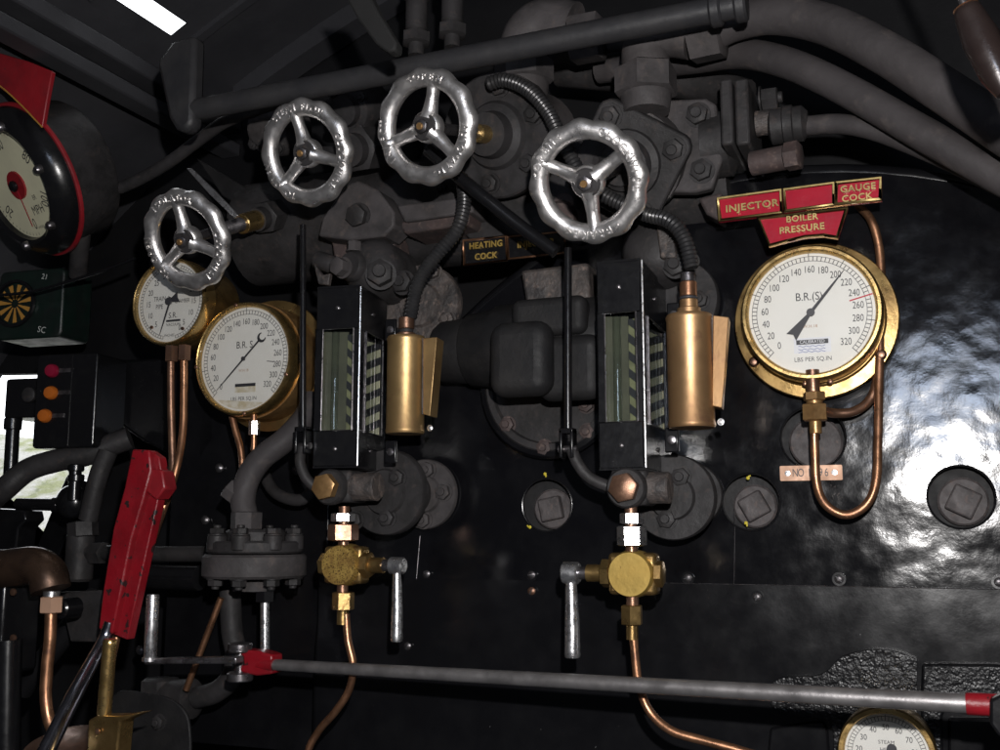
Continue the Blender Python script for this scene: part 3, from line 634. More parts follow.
t, Fb = valve(307,153,-.285, 'third valve from the right, its handwheel shaded below the long rail', 98, (('STEAM FLOW', 90, 7),('CLOCKWISE', 340, 7.5),('TO OPEN', 215, 8)), .17, 'hex', .04, 0, phase=1.1, ax=V((.06,.93,.35)).normalized())
t, Fb = valve(187,240,-.285, 'leftmost valve, its handwheel hanging in front of the vacuum gauge', 92, (('ISOLATOR', 95, 8),('CLOCKWISE', 330, 7.5),('TO OPEN', 200, 8)), .245, 'hex', .03, 0, bush=(.0175,.045,.095), phase=.2)
# threaded spindle sleeve on the leftmost valve
b = MB(frame(at(187,240,-.285), -AX)); 
for i in range(12): b.lathe([(.0105,-.09-.0055*i),(.0125,-.0928-.0055*i),(.0105,-.0955-.0055*i)], 18)
b.build('spindle_thread', 'dsteel', t)
# manifold behind the valves
mf = thing('steam_manifold', 'grimy grey steam manifold casting stretched behind the handwheels', 'manifold', at(500,230,0))
a0, a1 = at(262,196,.06), at(735,140,.06); 
MB().tube([V((a0.x,.05,2.17)), V((a1.x,.05,2.17))], .1, 28, 0).build('manifold_barrel', 'dgrey', mf)
b = MB(); pxslab(b, [(318,236),(322,218),(345,185),(358,180),(378,190),(394,212),(394,226),(384,236),(350,240)], -.12, .06); b.build('left_flange', 'grey', mf, .004)
nut(mf, frame(at(359,216,-.12), (0,-1,-.2)), .019, m='dgrey', stud=False)
for pts, y, th, m in (([(330,232),(392,222),(396,262),(335,268)], -.07, .06, 'rust'), ([(396,205),(470,196),(474,212),(404,222)], -.1, .08, 'grey'), ([(396,222),(470,212),(468,224),(405,234)], -.09, .08, 'rust'), ([(446,212),(560,196),(562,232),(470,240)], -.04, .05, 'dgrey'),
                      ([(698,198),(722,192),(722,222),(706,214)], -.11, .04, 'rust'), ([(655,100),(706,98),(716,104),(722,160),(712,188),(695,192),(640,192)], -.11, .02, 'grey')):
    b = MB(); pxslab(b, pts, y, th); b.build('casting_lug', m, mf, .004)
for px, py in ((698,115),(702,171),(655,108)): nut(mf, frame(at(px, py, -.111), (0,-1,-.1)), .0165, stud=True)
b = MB(frame(at(718,145,-.07), (1,0,0))); b.lathe([(.05,-.02),(.05,.02),(.034,.03)], 32); b.build('side_neck', 'dgrey', mf)
for px, w in ((734,.018),(749,.02)):
    b = MB(frame(at(px,127,-.09), (1,0,0))); b.box((0,0,0), (.13,.1,w)); b.build('side_flange', 'dgrey', mf, .004)
for px, py in ((766,100),(767,163)): nut(mf, frame(at(px-6, py, -.1), (1,0,0)), .017, h=.026, stud=True)
b = MB(frame(at(772,160,-.12), (1,-.2,0))); b.cyl(.018, -.03, .02, 20); b.hex(.021, .02, .042); b.build('drain_boss', 'rust', mf)
# middle lumps
for px, py, y, r, m in ((392,150,-.04,.03,'dgrey'),(455,200,-.03,.035,'dgrey'),(565,215,-.02,.045,'rust'),(600,170,.0,.06,'dgrey'),(350,110,.0,.05,'dgrey'),(270,130,-.02,.05,'grey')):
    b = MB(frame(at(px, py, y), -AX)); b.lathe([(r*1.1,-.06),(r,.0),(r*.85,.012),(r*.6,.014),(r*.55,.03),(0,.032)], 26); b.build('blanking_boss', m, mf)
    for q_ in range(4):
        a = q_*PI/2+.5; nut(mf, frame(at(px, py, y), -AX) @ Mx.Translation((r*.82*math.cos(a), r*.82*math.sin(a), .01)), .0095)

# elbows and lagged pipes at the top
def hexcol(px, py0, py1, y, wpx, n=(0,0,1), a0=0.): 
    o = at(px, py1, y); h = (at(px, py0, y)-o).length; return frame(o, n), wpx*S(px, py1, y)/2, h
t = thing('left_steam_elbow', 'left grey elbow with square nut and union behind the long rail', 'pipe elbow', at(524,84,-.12), 'grey elbows above the valves')
F, r, h = hexcol(524,60,84,-.12,60); MB(F).hex(r, 0, h, .25, 6).cyl(r*.78, -h*.7, 0, 24, r1=r*.84).build('base_nut', 'grey', t)
MB().tube(path([(524,62,-.12),(524,44,-.12),(532,30,-.12),(548,23,-.12),(575,27,-.12)]), 24*S(530,40,-.12), 20).build('elbow', 'grey', t)
F = frame(at(584,39,-.13), (1,0,0)); MB(F).hex(25*S(584,39,-.13), -.022, .03, .2).build('union_nut', 'grey', t); MB().tube(path([(595,40,-.1),(640,34,-.08),(690,30,-.06)]), 15*S(600,30,-.1), 16).build('outlet_pipe', 'grey', t)
t = thing('right_steam_elbow', 'right grey elbow with hexagon nut feeding the thick lagged pipes', 'pipe elbow', at(646,97,-.17), 'grey elbows above the valves')
F, r, h = hexcol(646,68,96,-.17,64); MB(F).hex(r, 0, h, .5, 6).cyl(r*.72, -h*.6, 0, 24, r1=r*.8).build('base_nut', 'grey', t)
MB().tube(path([(646,70,-.17),(646,50,-.17),(655,37,-.17),(672,33,-.17),(692,35,-.17)]), 24*S(650,50,-.17), 22).build('elbow', 'grey', t)
F = frame(at(706,37,-.17), (1,-.1,0)); MB(F).hex(25*S(706,37,-.17), -.024, .026, .2).build('union_nut', 'grey', t)
gp_ = 'thick lagged pipes sweeping to the right edge'
ptube('lagged_pipe', [(706,36,-.17),(735,22,-.17),(775,15,-.18),(828,25,-.2),(885,53,-.22),(940,88,-.24),(1000,128,-.26),(1060,170,-.28),(1130,240,-.28),(1170,340,-.27),(1185,480,-.26),(1190,700,-.26)], .0275, 'lag', 'thickest and highest lagged grey pipe sweeping down to the right edge', 'pipe', gp_, 22)
ptube('lagged_pipe', [(600,70,-.02),(690,60,-.06),(740,54,-.1),(790,64,-.13),(850,92,-.15),(920,132,-.17),(1000,176,-.19),(1060,208,-.2),(1110,260,-.2),(1135,350,-.2),(1145,480,-.2),(1150,700,-.2)], .0225, 'lag', 'middle lagged grey pipe running just under the thickest one', 'pipe', gp_, 20)
t = thing('delivery_pipe', 'lowest and thinnest grey pipe with ringed union at the top right', 'pipe', at(790,135,-.1), gp_)
MB().tube(path([(760,124,-.09),(800,126,-.1),(840,124,-.11),(880,132,-.12),(940,156,-.13),(1000,185,-.14),(1060,215,-.15),(1095,260,-.15),(1110,350,-.15),(1115,480,-.15),(1120,700,-.15)]), .0145, 16).build('bend', 'lag', t)
F = frame(at(790,125,-.1), (1,0,0)); MB(F).lathe([(.018,-.03),(.026,-.026),(.026,-.01),(.029,-.008),(.029,.004),(.026,.006),(.026,.018),(.017,.026)], 26).build('union_ring', 'dgrey', t)
MB(frame(at(770,122,-.095), (1,0,0))).cyl(.019, -.02, .018, 22).build('tailpiece', 'flake', t)
ptube('cross_pipe', [(560,70,.06),(620,75,.05),(700,84,.04),(745,98,.02)], .03, 'dgrey', 'dark pipe running behind the two elbows')

# flexible conduits
def hosepath(pts, n_=9): return catmull(path(pts), n_)
def conduit(pts, r, lab, n_=10):
    P = hosepath(pts, 40); L = [0]
    for i in range(1, len(P)): L.append(L[-1]+(P[i]-P[i-1]).length)
    N_ = int(L[-1]/.0031); out = []; j = 0
    for i in range(N_+1):
        d_ = L[-1]*i/N_
        while j < len(L)-2 and L[j+1] < d_: j += 1
        out.append(P[j].lerp(P[j+1], (d_-L[j])/max(1e-9, L[j+1]-L[j])))
    return tag(MB().tube(out, r, 14, 0, True, .085).build('flexible_conduit', 'hose', ang=25), lab, 'conduit', 'ribbed conduits feeding the gauge lamps')
conduit([(462,176,-.17),(464,205,-.18),(456,232,-.19),(434,258,-.195),(418,283,-.2),(410,318,-.2)], .0105, 'black ribbed conduit curving down to the left brass lamp')
conduit([(488,84,-.2),(505,80,-.2),(528,90,-.2),(548,112,-.2),(562,140,-.2),(590,185,-.19),(640,212,-.19),(668,220,-.2),(684,238,-.2),(692,268,-.2)], .0105, 'black ribbed conduit looping behind the right handwheel to the right brass lamp')

# ================================================================== gauge glass protectors
def solve_len(K, d_, pxt):
    lo, hi = 0., .4
    for _ in range(50):
        m_ = (lo+hi)/2; x = proj(K+d_*m_)[0]
        if (x-proj(K)[0])/(pxt-proj(K)[0]) < 1: lo = m_
        else: hi = m_
    return lo
GG = 'black gauge glass protectors'
def protector(pl, pc, pr, pt, pb, yk, yaw, lab, wl, wr, wt, wb):
    K = at(pc, (pt+pb)/2, yk); zt, zb = at(pc, pt, yk).z, at(pc, pb, yk).z
    fx = V((-math.cos(yaw), -math.sin(yaw), 0)); sx = V((-math.sin(yaw), math.cos(yaw), 0))      # along front (to the left), along side (to the back)
    w, dp = solve_len(K, fx, pl), solve_len(K, sx, pr); print('protector', w, dp)
    t = thing('gauge_glass_protector', lab, 'gauge glass', V((K.x, K.y, zb)), GG)
    zwt, zwb = at(pc, wt, yk).z, at(pc, wb, yk).z
    def face(o, d_, L, a, b_, nrm, name, th=.004):
        m_ = MB(); P = lambda s_, z: V((o.x, o.y, 0))+d_*s_+V((0,0,z))
        for s0, s1, z0, z1 in ((0,L,zb,zwb),(0,L,zwt,zt),(0,a,zwb,zwt),(b_,L,zwb,zwt)): m_.slab([P(s0,z0),P(s1,z0),P(s1,z1),P(s0,z1)], nrm*-th)
        return m_.build(name, 'black', t, .0012)
    nf, ns = -sx, -fx
    face(K, fx, w, w*wl[0], w*wl[1], nf, 'front_frame'); face(K+sx*.0045, sx, dp-.0045, dp*wr[0], dp*wr[1], ns, 'side_frame')
    m_ = MB(); m_.slab([V((p.x, p.y, zt-.002)) for p in (K, K+fx*w, K+fx*w+sx*dp, K+sx*dp)], (0,0,.004)); m_.slab([V((p.x, p.y, zb-.001)) for p in (K, K+fx*w, K+fx*w+sx*dp, K+sx*dp)], (0,0,.004)); m_.build('end_cap', 'black', t)
    m_ = MB(); m_.slab([V((p.x, p.y, zb)) for p in (K+fx*(w-.004)+sx*.005, K+fx*w+sx*.005, K+fx*w+sx*dp, K+fx*(w-.004)+sx*dp)], (0,0,zt-zb)); m_.slab([V((p.x, p.y, zb)) for p in (K+sx*dp, K+fx*w+sx*dp, K+fx*w+sx*(dp+.004), K+sx*(dp+.004))], (0,0,zt-zb)); m_.build('back_plate', 'black', t)
    for o, d_, L, f, nrm in ((K, fx, w, wl, nf), (K, sx, dp, wr, ns)):
        m_ = MB(); P = lambda s_, z: V((o.x, o.y, 0))+d_*s_+V((0,0,z))-nrm*.006
        m_.slab([P(L*f[0]-.003,zwb-.003),P(L*f[1]+.003,zwb-.003),P(L*f[1]+.003,zwt+.003),P(L*f[0]-.003,zwt+.003)], nrm*-.003); m_.build('glass_pane', 'glass', t)
        m_ = MB(); m_.tube([P(L*f[0],zwb)+nrm*.007, P(L*f[1],zwb)+nrm*.007, P(L*f[1],zwt)+nrm*.007, P(L*f[0],zwt)+nrm*.007, P(L*f[0],zwb)+nrm*.007], .0013, 6, 0); m_.build('window_bead', 'dsteel', t)
    # striped backing: a leaf facing the side pane and a leaf behind the right part of the front pane
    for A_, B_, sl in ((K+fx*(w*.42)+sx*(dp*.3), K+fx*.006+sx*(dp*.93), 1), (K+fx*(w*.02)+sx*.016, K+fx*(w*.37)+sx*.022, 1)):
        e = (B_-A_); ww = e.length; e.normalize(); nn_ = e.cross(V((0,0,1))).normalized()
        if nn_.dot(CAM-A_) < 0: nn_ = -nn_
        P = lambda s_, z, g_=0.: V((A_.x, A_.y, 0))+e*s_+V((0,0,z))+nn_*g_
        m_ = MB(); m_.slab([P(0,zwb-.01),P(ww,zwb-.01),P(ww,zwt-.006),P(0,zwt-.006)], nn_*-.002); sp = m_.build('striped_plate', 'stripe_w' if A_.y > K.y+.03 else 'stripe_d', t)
        zb_, zt_ = zwb-.01, zwt-.006; stp = (zt_-zb_)/6.3; rise = min(ww*.8, .032); z = zb_-rise
        def clip(q_, lim, up):
            o_ = []
            for i in range(len(q_)):
                a1, b1 = q_[i-1], q_[i]; ia, ib = (a1[1] <= lim, b1[1] <= lim) if up else (a1[1] >= lim, b1[1] >= lim)
                if ia != ib: k_ = (lim-a1[1])/(b1[1]-a1[1]); o_.append((a1[0]+(b1[0]-a1[0])*k_, lim))
                if ib: o_.append(b1)
            return o_
        while z < zt_-.004:
            q4 = clip([(0,z),(ww,z+rise),(ww,z+rise+stp*.5),(0,z+stp*.5)], zb_, False)
            if len(q4) > 2: q4 = clip(q4, zt_, True)
            if len(q4) > 2: m_ = MB(); m_.slab([P(a_,b_,.0004) for a_, b_ in q4], nn_*.0006); m_.build('black_stripe', 'ink', sp)
            z += stp
    m_ = MB(); a_, b_ = K+fx*(w*.4)+sx*.03, K+fx*(w*.98)+sx*.02; m_.slab([V((a_.x,a_.y,zwb-.01)), V((b_.x,b_.y,zwb-.01)), V((b_.x,b_.y,zwt)), V((a_.x,a_.y,zwt))], sx*.003); m_.build('plain_back', 'pale_back', t)
    m_ = MB(); m_.tube([V((K.x,K.y,zb+.002))+nf*.003+ns*.003, V((K.x,K.y,zt-.002))+nf*.003+ns*.003], .0016, 8, 0); m_.build('corner_bead', 'bright', t)
    ct = K+fx*w*.6+sx*.012; m_ = MB(frame(V((ct.x, ct.y, zb)), (0,0,1))); m_.cyl(.006, .004, zt-zb-.004, 18); m_.build('gauge_tube', 'glass', t)
    for z in ((zt+zwt)/2, (zb+zwb)/2):
        for o, d_, L, nrm in ((K, fx, w*.5, nf), (K, sx, dp*.5, ns)):
            p = V((o.x, o.y, z))+d_*L; MB(frame(p, nrm)).lathe([(.0035,0),(.0035,.0015),(0,.004)], 12).build('rivet', 'dsteel', t)
    return t, K, w, dp, zt, zb, fx, sx
pr1 = protector(315, 358, 385, 286, 467, -.2, math.radians(9), 'left black gauge glass box with striped backing beside the left brass lamp', (.12,.83), (.25,.88), 328, 430)
pr2 = protector(598, 642, 669, 259, 469, -.22, math.radians(2), 'right black gauge glass box with striped backing beside the right brass lamp', (.12,.83), (.22,.85), 311, 421)
for pr_, px, py in ((pr1,391,330),(pr1,391,452),(pr2,674,315),(pr2,672,440)):
    b = MB(frame(at(px, py, -.17), (0,-1,0))); b.box((0,0,0), (.02,.035,.006)); b.build('lamp_bracket', 'black', pr_[0], .002)
    MB(frame(at(px, py, -.174), (0,-1,0))).lathe([(.006,0),(.006,.004),(0,.006)], 12).build('bracket_screw', 'dsteel', pr_[0])

# gauge lamps
GL = 'brass gauge lamps'
def lamp(px0, px1, pt, pb, y, lab, m, pts_sh, fit):
    cx = (px0+px1)/2; o = at(cx, pb, y); r = (px1-px0)/2*S(cx, pb, y); h = at(cx, pt, y).z-o.z; F = frame(o, (0,0,1)); t = thing('gauge_lamp', lab, 'lamp', o, GL)
    MB(F).lathe([(0,.003),(r*.9,.001),(r*.98,0),(r*1.03,.003),(r*1.03,.006),(r,.009),(r,h-.009),(r*1.03,h-.006),(r*1.03,h-.003),(r*.97,h),(r*.35,h+.003)], 48).build('lamp_barrel', m, t)
    # shade wing on the right
    b = MB(); fp = [at(a, b_, y-.006) for a, b_ in pts_sh]; b.slab(fp, (-.004,.034,0)); b.build('shade_wing', m, t, .0012)
    b = MB(); e = at(px1-1, (pt+pb)/2, y-.003); b.tube([V((e.x, e.y, fp[0].z)), V((e.x, e.y, fp[3].z))], .0022, 8, 0); b.build('wing_seam', 'flake', t)
    for nm, r0, z0, z1, mm in fit: MB(F @ Mx.Translation((0,0,h))).cyl(r*r0, z0, z1, 24, b=.001).build(nm, mm, t)
    nut(t, frame(at(px1+6, pb-6, y+.01), (0,-1,0)), .004, m='bright', name='knob')
    return t
k = S(405,330,-.2)
lamp(386,424,337,434,-.2, 'left bronze cylinder lamp with tapered side wing', 'bronze', [(423,338),(437,337),(430,416),(423,414)], (('socket',.5,0,.006,'dcopper'),('ferrule',.38,.006,.012,'dgrey'),('ferrule',.42,.012,.03,'dcopper')))
lamp(669,715,315,428,-.2, 'right bronze cylinder lamp, a little larger, below a copper ferrule', 'bronze2', [(713,315),(729,317),(722,408),(712,406)], (('socket',.52,0,.01,'bronze2'),('collar',.4,.01,.022,'bronze2'),('ring',.42,.022,.026,'ink'),('ferrule',.38,.026,.047,'copper'),('union',.34,.047,.06,'dsteel')))

# ================================================================== water gauge cocks
GC = 'gauge cocks under the protectors'
def lower_cock(cx, col, side, lab, m_face, y=-.215):
    # col: column of pixel rows
    o = at(cx, col['body'], y); t = thing('gauge_cock', lab, 'cock', o, GC); k = S(cx, col['body'], y)
    P = lambda py: at(cx, py, y)
    cx_w = o.x
    F = frame(P(col['hex']), (0,-1,0)); Fc = frame(at(col['hexx'], col['hex'], y-.01), (0,-1,0))
    b = MB(frame(at(cx+2, col['hex'], y+.03), (0,-1,0))); b.box((0,0,0), (.052,.05,.06)); b.build('cock_casting', 'dgrey', t, .006)
    MB(Fc).lathe([(.028,-.012),(.028,.0),(.025,.004)], 28).build('plug_seat', 'dgrey', t); MB(Fc).hex(.0205, .003, .02, .2).build('plug_nut', col.get('pm','dcopper'), t)
    b = MB(frame(at(cx+24, col['hex'], y+.02), (1,0,0))); b.cyl(.022, -.03, .02, 22, b=.002); b.build('plug_neck', 'flake', t)
    for a, b_, w, mm in col['nuts']:
        h = P(a).z-P(b_).z; MB(frame(P(b_), (0,0,1))).hex(w*k/2*1.1, 0, h, math.atan2(CAM.y-y, CAM.x-cx_w)-PI/6).build('union_nut', mm, t)
    zt, zb = P(col['nuts'][0][0]).z, P(col['body']).z; MB(frame(V((o.x, o.y, zb-.05)), (0,0,1))).cyl(.0085, 0, zt-zb+.06, 18).build('stem', 'dcopper', t)
    r = col['r']*k
    b = MB(frame(o, (0,-1,0))); b.lathe([(r*1.0,-.03),(r*1.08,-.022),(r*1.08,-.002),(r*1.0,.012),(r*.97,.0145),(0,.0145)], 40); b.build('cock_body', m_face, t)
    b = MB(frame(o+V((0,.012,0)), (0,-1,0))); b.box((0,0,0), (r*2.25,r*1.9,.03)); b.build('body_block', 'brass', t, .006)
    # brass nuts on both sides, spindle, handle
    Fx = frame(o+V((0,.008,0)), (side,0,0)); MB(Fx).hex(r*.66, r*1.02, r*1.5, .3).cyl(r*.4, r*1.5, r*2.2, 22).build('gland', 'brass', t)
    Fo = frame(o+V((0,.008,0)), (-side,0,0)); MB(Fo).hex(r*.6, r*1.02, r*1.4, .3).build('blank_nut', 'brass', t)
    hx, hy0, hy1, hw = col['handle']; hp = at(hx, hy0, y+.006)
    MB(frame(o+V((0,.008,0)), (side,0,0))).cyl(r*.3, r*2.1, abs(hp.x-o.x)+.008, 18).build('spindle', 'dsteel', t)
    MB(frame(V((hp.x, hp.y, o.z)), (side,0,0))).cyl(hw*.75*k, -.012, .012, 22, b=.002).build('handle_boss', col['hm'], t)
    q_ = at(hx, hy1, y+.006); b = MB(); b.tube([V((hp.x,hp.y,o.z)), V((hp.x,hp.y,o.z+(q_.z-o.z)*.12)), V((hp.x+.001,hp.y,o.z+(q_.z-o.z)*.6)), V((hp.x+.001,hp.y,q_.z+.003)), V((hp.x+.001,hp.y,q_.z))], [hw*.42*k,hw*.38*k,hw*.5*k,hw*.55*k,hw*.35*k], 16, 4); b.build('handle', col['hm'], t)
    h = P(col['ln'][0]).z-P(col['ln'][1]).z; MB(frame(P(col['ln'][1]), (0,0,1))).hex(11*k, 0, h, PI/6+.1).cyl(6*k, -14*k, 0, 18).build('outlet_nut', 'brass', t)
    return t
lower_cock(343, dict(pm='dbrass', body=565, hex=487, hexx=329, r=19.5, nuts=((513,522,22,'bright'),(524,541,28,'dcopper')), handle=(397,567,641,11), hm='bright', ln=(592,610)), 1, 'left brass gauge cock with pitted round face, steel handle to its right', 'pbrass', -.2)
lower_cock(632, dict(body=574, hex=488, hexx=626, r=22, nuts=((513,524,22,'bright'),(526,546,27,'bright')), handle=(571,574,657,15), hm='bright', ln=(605,625)), -1, 'right brass gauge cock with clean yellow face, steel handle to its left', 'ybrass', -.215)
ptube('drain_pipe', [(346,614,-.2),(348,640,-.2),(353,665,-.2),(349,690,-.195),(335,712,-.19),(318,732,-.18),(306,760,-.18),(300,830,-.17),(306,930,-.16),(308,1050,-.16)], .0058, 'copper', 'thin copper drain pipe curling down to the left from the left cock', 'pipe', 'copper drain pipes below the cocks')
ptube('drain_pipe', [(633,628,-.215),(635,655,-.215),(639,685,-.215),(650,712,-.215),(672,731,-.22),(705,741,-.22),(745,752,-.22),(800,772,-.22),(838,820,-.22),(845,920,-.2),(846,1050,-.2)], .0058, 'copper', 'thin copper drain pipe curling to the right from the right cock', 'pipe', 'copper drain pipes below the cocks')
# flanges of the gauge columns
GF = 'round bolted flanges of the gauge columns'
def rflange(px, py, y, rpx, lab, nuts, m='dgrey', depth=.02, back=True, name='column_flange'):
    o = at(px, py, y); k = S(px, py, y); F = frame(o, (0,-1,0)); t = thing(name, lab, 'flange', o, GF)
    MB(F).lathe([(rpx*k*.9,-depth),(rpx*k,-depth+.002),(rpx*k,-.003),(rpx*k*.97,0),(rpx*k*.55,0),(rpx*k*.5,.006),(.01,.006)], 52).build('flange_disc', m, t)
    if back: MB(F).cyl(rpx*k*.55, y-.0005, -depth+.003, 32).build('pipe_stub', m, t)
    for nx_, ny_ in nuts: nut(t, frame(at(nx_, ny_, y), (0,-1,0)), .0135, m=m)
    return t
rflange(385, 492, -.11, 43, 'front bolted flange disc under the left protector', ((398,478),(388,518),(356,520)), 'dgrey')
rflange(424, 494, -.012, 35, 'grey backing disc on the plate behind the left bolted flange', ((444,492),(424,520),(428,470)), 'grey', .01, False, 'backing_disc')
rflange(672, 497, -.1, 43, 'front bolted flange disc under the right protector', ((681,477),(667,519)), 'dgrey')
rflange(689, 495, -.012, 33, 'backing disc on the plate behind the right bolted flange', (), 'dgrey', .01, False, 'backing_disc')
rflange(420, 305, -.03, 42, 'upper grey disc behind the left brass lamp', ((448,320),(434,272)), 'flake', .02, False, 'backing_disc')
rflange(676, 300, -.03, 42, 'upper round disc behind the right brass lamp', ((700,300),(690,262)), 'dgrey', .02, False, 'backing_disc')
# upper gauge fittings
t = thing('upper_gauge_fitting', 'upper gauge fitting with hexagon plugs over the left protector', 'fitting', at(365,285,-.15), 'upper gauge fittings')
b = MB(frame(at(372,268,-.1), (0,-1,0))); b.lathe([(.05,-.08),(.052,0),(.04,.02),(.02,.03)], 30); b.build('fitting_body', 'dgrey', t)
MB(frame(at(352,266,-.13), (-.2,-1,0))).lathe([(.024,-.05),(.026,-.01),(.027,.0),(.022,.008),(0,.008)], 28).build('plug_seat', 'dgrey', t); nut(t, frame(at(344,268,-.155), (-.2,-1,0)), .0155, h=.02, stud=False, m='grey')
nut(t, frame(at(381,275,-.13), (.4,-1,0)), .022, h=.026, m='dgrey'); nut(t, frame(at(354,252,-.13), (0,0,1)), .012, h=.018, m='grey', stud=False)
nut(t, frame(at(404,283,-.1), (0,-1,0)), .018, m='dgrey')
b = MB(); b.tube(path([(318,260,-.12),(330,264,-.12),(345,270,-.11)]), .016, 12); b.build('side_arm', 'dgrey', t)
b = MB(); pxslab(b, [(313,262),(322,275),(330,273),(328,285),(318,284)], -.165, .01); b.build('flaked_lug', 'flake', t, .002)
t = thing('upper_gauge_fitting', 'upper gauge fitting behind the top of the right protector', 'fitting', at(655,260,-.12), 'upper gauge fittings')
b = MB(frame(at(655,250,-.09), (0,-1,0))); b.lathe([(.05,-.08),(.052,0),(.04,.02),(.02,.03)], 30); b.build('fitting_body', 'dgrey', t); nut(t, frame(at(676,266,-.11), (0,-1,0)), .017, m='dgrey')
b = MB(); pxslab(b, [(655,215),(672,212),(676,258),(660,258)], -.13, .04); b.build('fitting_arm', 'flake', t, .003)

# operating rods with clevis
GR = 'black operating rods beside the protectors'
def oprod(px, p0, p1, y, lab, arm, r=.005):
    t = thing('operating_rod', lab, 'rod', at(px, p1, y), GR)
    MB().tube(path([(px, p0, y),(px, p1-10, y)]), r, 14, 0).build('rod_bar', 'black', t)
    b = MB(frame(at(px, p1, y), (0,-1,0)))
    for s_ in (-1,1): b.box((s_*.008,0,0), (.005,.04,.02))
    b.box((0,.018,0), (.021,.008,.02)); b.build('clevis', 'black', t, .0015)
    MB().tube(path(arm), .0085, 10).build('crank_arm', 'dgrey', t)
    MB(frame(at(px, p1+5, y), (1,0,0))).cyl(.005, -.014, .014, 12).build('pin', 'dsteel', t)
oprod(303, 225, 441, -.22, 'left black vertical rod with forked end beside the left protector', [(302,445,-.22),(300,462,-.215),(306,478,-.21),(318,490,-.2)])
oprod(568, 248, 444, -.22, 'right black vertical rod with forked end beside the right protector', [(571,448,-.22),(578,464,-.215),(590,478,-.21),(612,488,-.2)], .0056)
ptube('dark_lever_bar', [(428,150,-.22),(470,186,-.22),(520,226,-.2),(556,252,-.19)], .0105, 'black', 'black bar sloping from the wheel down across the copper bordered nameplate', 'bar')
b = MB(); pxslab(b, [(186,168),(191,168),(214,190),(238,215),(234,218),(209,194)], -.25, .006); tag(b.build('thin_steel_lever', 'bright', None, .001), 'thin bright steel lever above the leftmost handwheel', 'lever')
b = MB(); pxslab(b, [(196,158),(230,178),(262,198),(250,212),(222,196)], -.02, .012); tag(b.build('dark_guard', 'matt_black', None, .003), 'dark guard plate behind the thin steel lever', 'plate')

# ================================================================== regulator casing in the middle
t = thing('regulator_casing', 'dull black rounded valve casing on the plate between the two lamps', 'valve casing', at(525,430,0))
b = MB(frame(at(515,348,-.05), (-1,0,0))); b.lathe([(.068,-.16),(.072,-.15),(.072,.02),(.066,.03),(.06,.075),(.055,.08),(.052,.125),(.045,.135),(0,.135)], 34); b.build('barrel', 'matt_black', t)
b = MB(frame(at(528,362,-.125), (0,-1,0))); b.slab([(x, y, 0) for x, y in rr(.098,.115,.024)], (0,0,.05)); b.build('front_cover', 'matt_black', t, .022)
b = MB(frame(at(555,320,-.1), (0,-1,0))); b.slab([(x, y, 0) for x, y in rr(.12,.06,.014)], (0,0,.04)); b.build('top_cover', 'matt_black', t, .016)
b = MB(frame(at(575,370,-.1), (0,-1,0))); b.slab([(x, y, 0) for x, y in rr(.1,.1,.02)], (0,0,.04)); b.build('side_cover', 'matt_black', t, .018)
b = MB(); pxslab(b, [(520,270),(588,262),(590,312),(528,318)], -.06, .05); b.build('upper_lug', 'flake', t, .006)
b = MB(frame(at(552,385,-.012), (0,-1,0))); b.lathe([(.0,.0),(.108,.0),(.112,.004),(.114,.014),(.108,.02),(.098,.02),(.095,.012),(.0,.012)], 56); b.build('ring_flange', 'dgrey', t)
b = MB(frame(at(552,385,-.014), (0,-1,0))); b.lathe([(.111,.005),(.119,.006),(.122,.012),(.118,.019),(.11,.0205)], 56, caps=False); b.build('ring_lip', 'clad2', t)
for px, py in ((545,448),(587,405),(508,425),(588,432)): nut(t, frame(at(px, py, -.024), (0,-1,0)), .0125, m='rust')

# ================================================================== big gauge pipework
t = thing('syphon_pipe', 'bright copper U loop pipe below and behind the biggest gauge', 'pipe', at(845,517,-.07))
MB().tube(path([(814,424,-.092),(815,455,-.092),(817,485,-.09),(826,505,-.085),(846,515,-.08),(866,505,-.075),(876,482,-.07),(878,440,-.06),(879,380,-.045),(881,310,-.035),(880,255,-.03),(872,222,-.03),(858,205,-.02)]), .0062, 16).build('copper_tube', 'copper', t)
F = frame(at(814,392,-.092), (0,0,-1)); k = S(814,400,-.092); MB(F).hex(11*k, 0, 9*k, .2).cyl(8*k, 9*k, 12*k, 18).hex(13*k, 12*k, 29*k, .5).build('union_nut', 'dbrass', t); MB(F).cyl(6*k, 29*k, 42*k, 18, b=.001).build('sleeve', 'dbrass', t)
ptube('dark_pipe_loop', [(820,409,-.08),(832,413,-.06),(852,412,-.05),(868,402,-.04),(876,385,-.035),(882,350,-.02)], .0068, 'dcopper', 'dark pipe curving behind the bottom of the biggest gauge')

# left gauge pipes
t = thing('gauge_pipe', 'left one of the two thin copper pipes under the vacuum gauge', 'pipe', at(171,350,-.16), 'copper pipes under the left gauges')
MB().tube(path([(171,352,-.17),(171,400,-.17),(172,440,-.17),(172,475,-.175),(162,510,-.2),(150,545,-.22),(138,578,-.24),(124,615,-.26),(112,650,-.27)]), .0066, 12).build('tube', 'dcopper', t)
MB(frame(at(171,362,-.17), (0,0,1))).hex(.0115, 0, .028, .2).build('nut', 'dcopper', t)
t = thing('gauge_pipe', 'right one of the two thin copper pipes under the vacuum gauge', 'pipe', at(184,350,-.16), 'copper pipes under the left gauges')
MB().tube(path([(184,352,-.16),(184,390,-.16),(183,430,-.165),(178,462,-.18),(170,490,-.19),(158,524,-.205),(147,556,-.225),(134,592,-.245),(118,632,-.265),(104,700,-.28),(96,760,-.29)]), .0066, 12).build('tube', 'copper', t)
MB(frame(at(184,361,-.16), (0,0,1))).hex(.0115, 0, .028, .2).build('nut', 'dcopper', t)
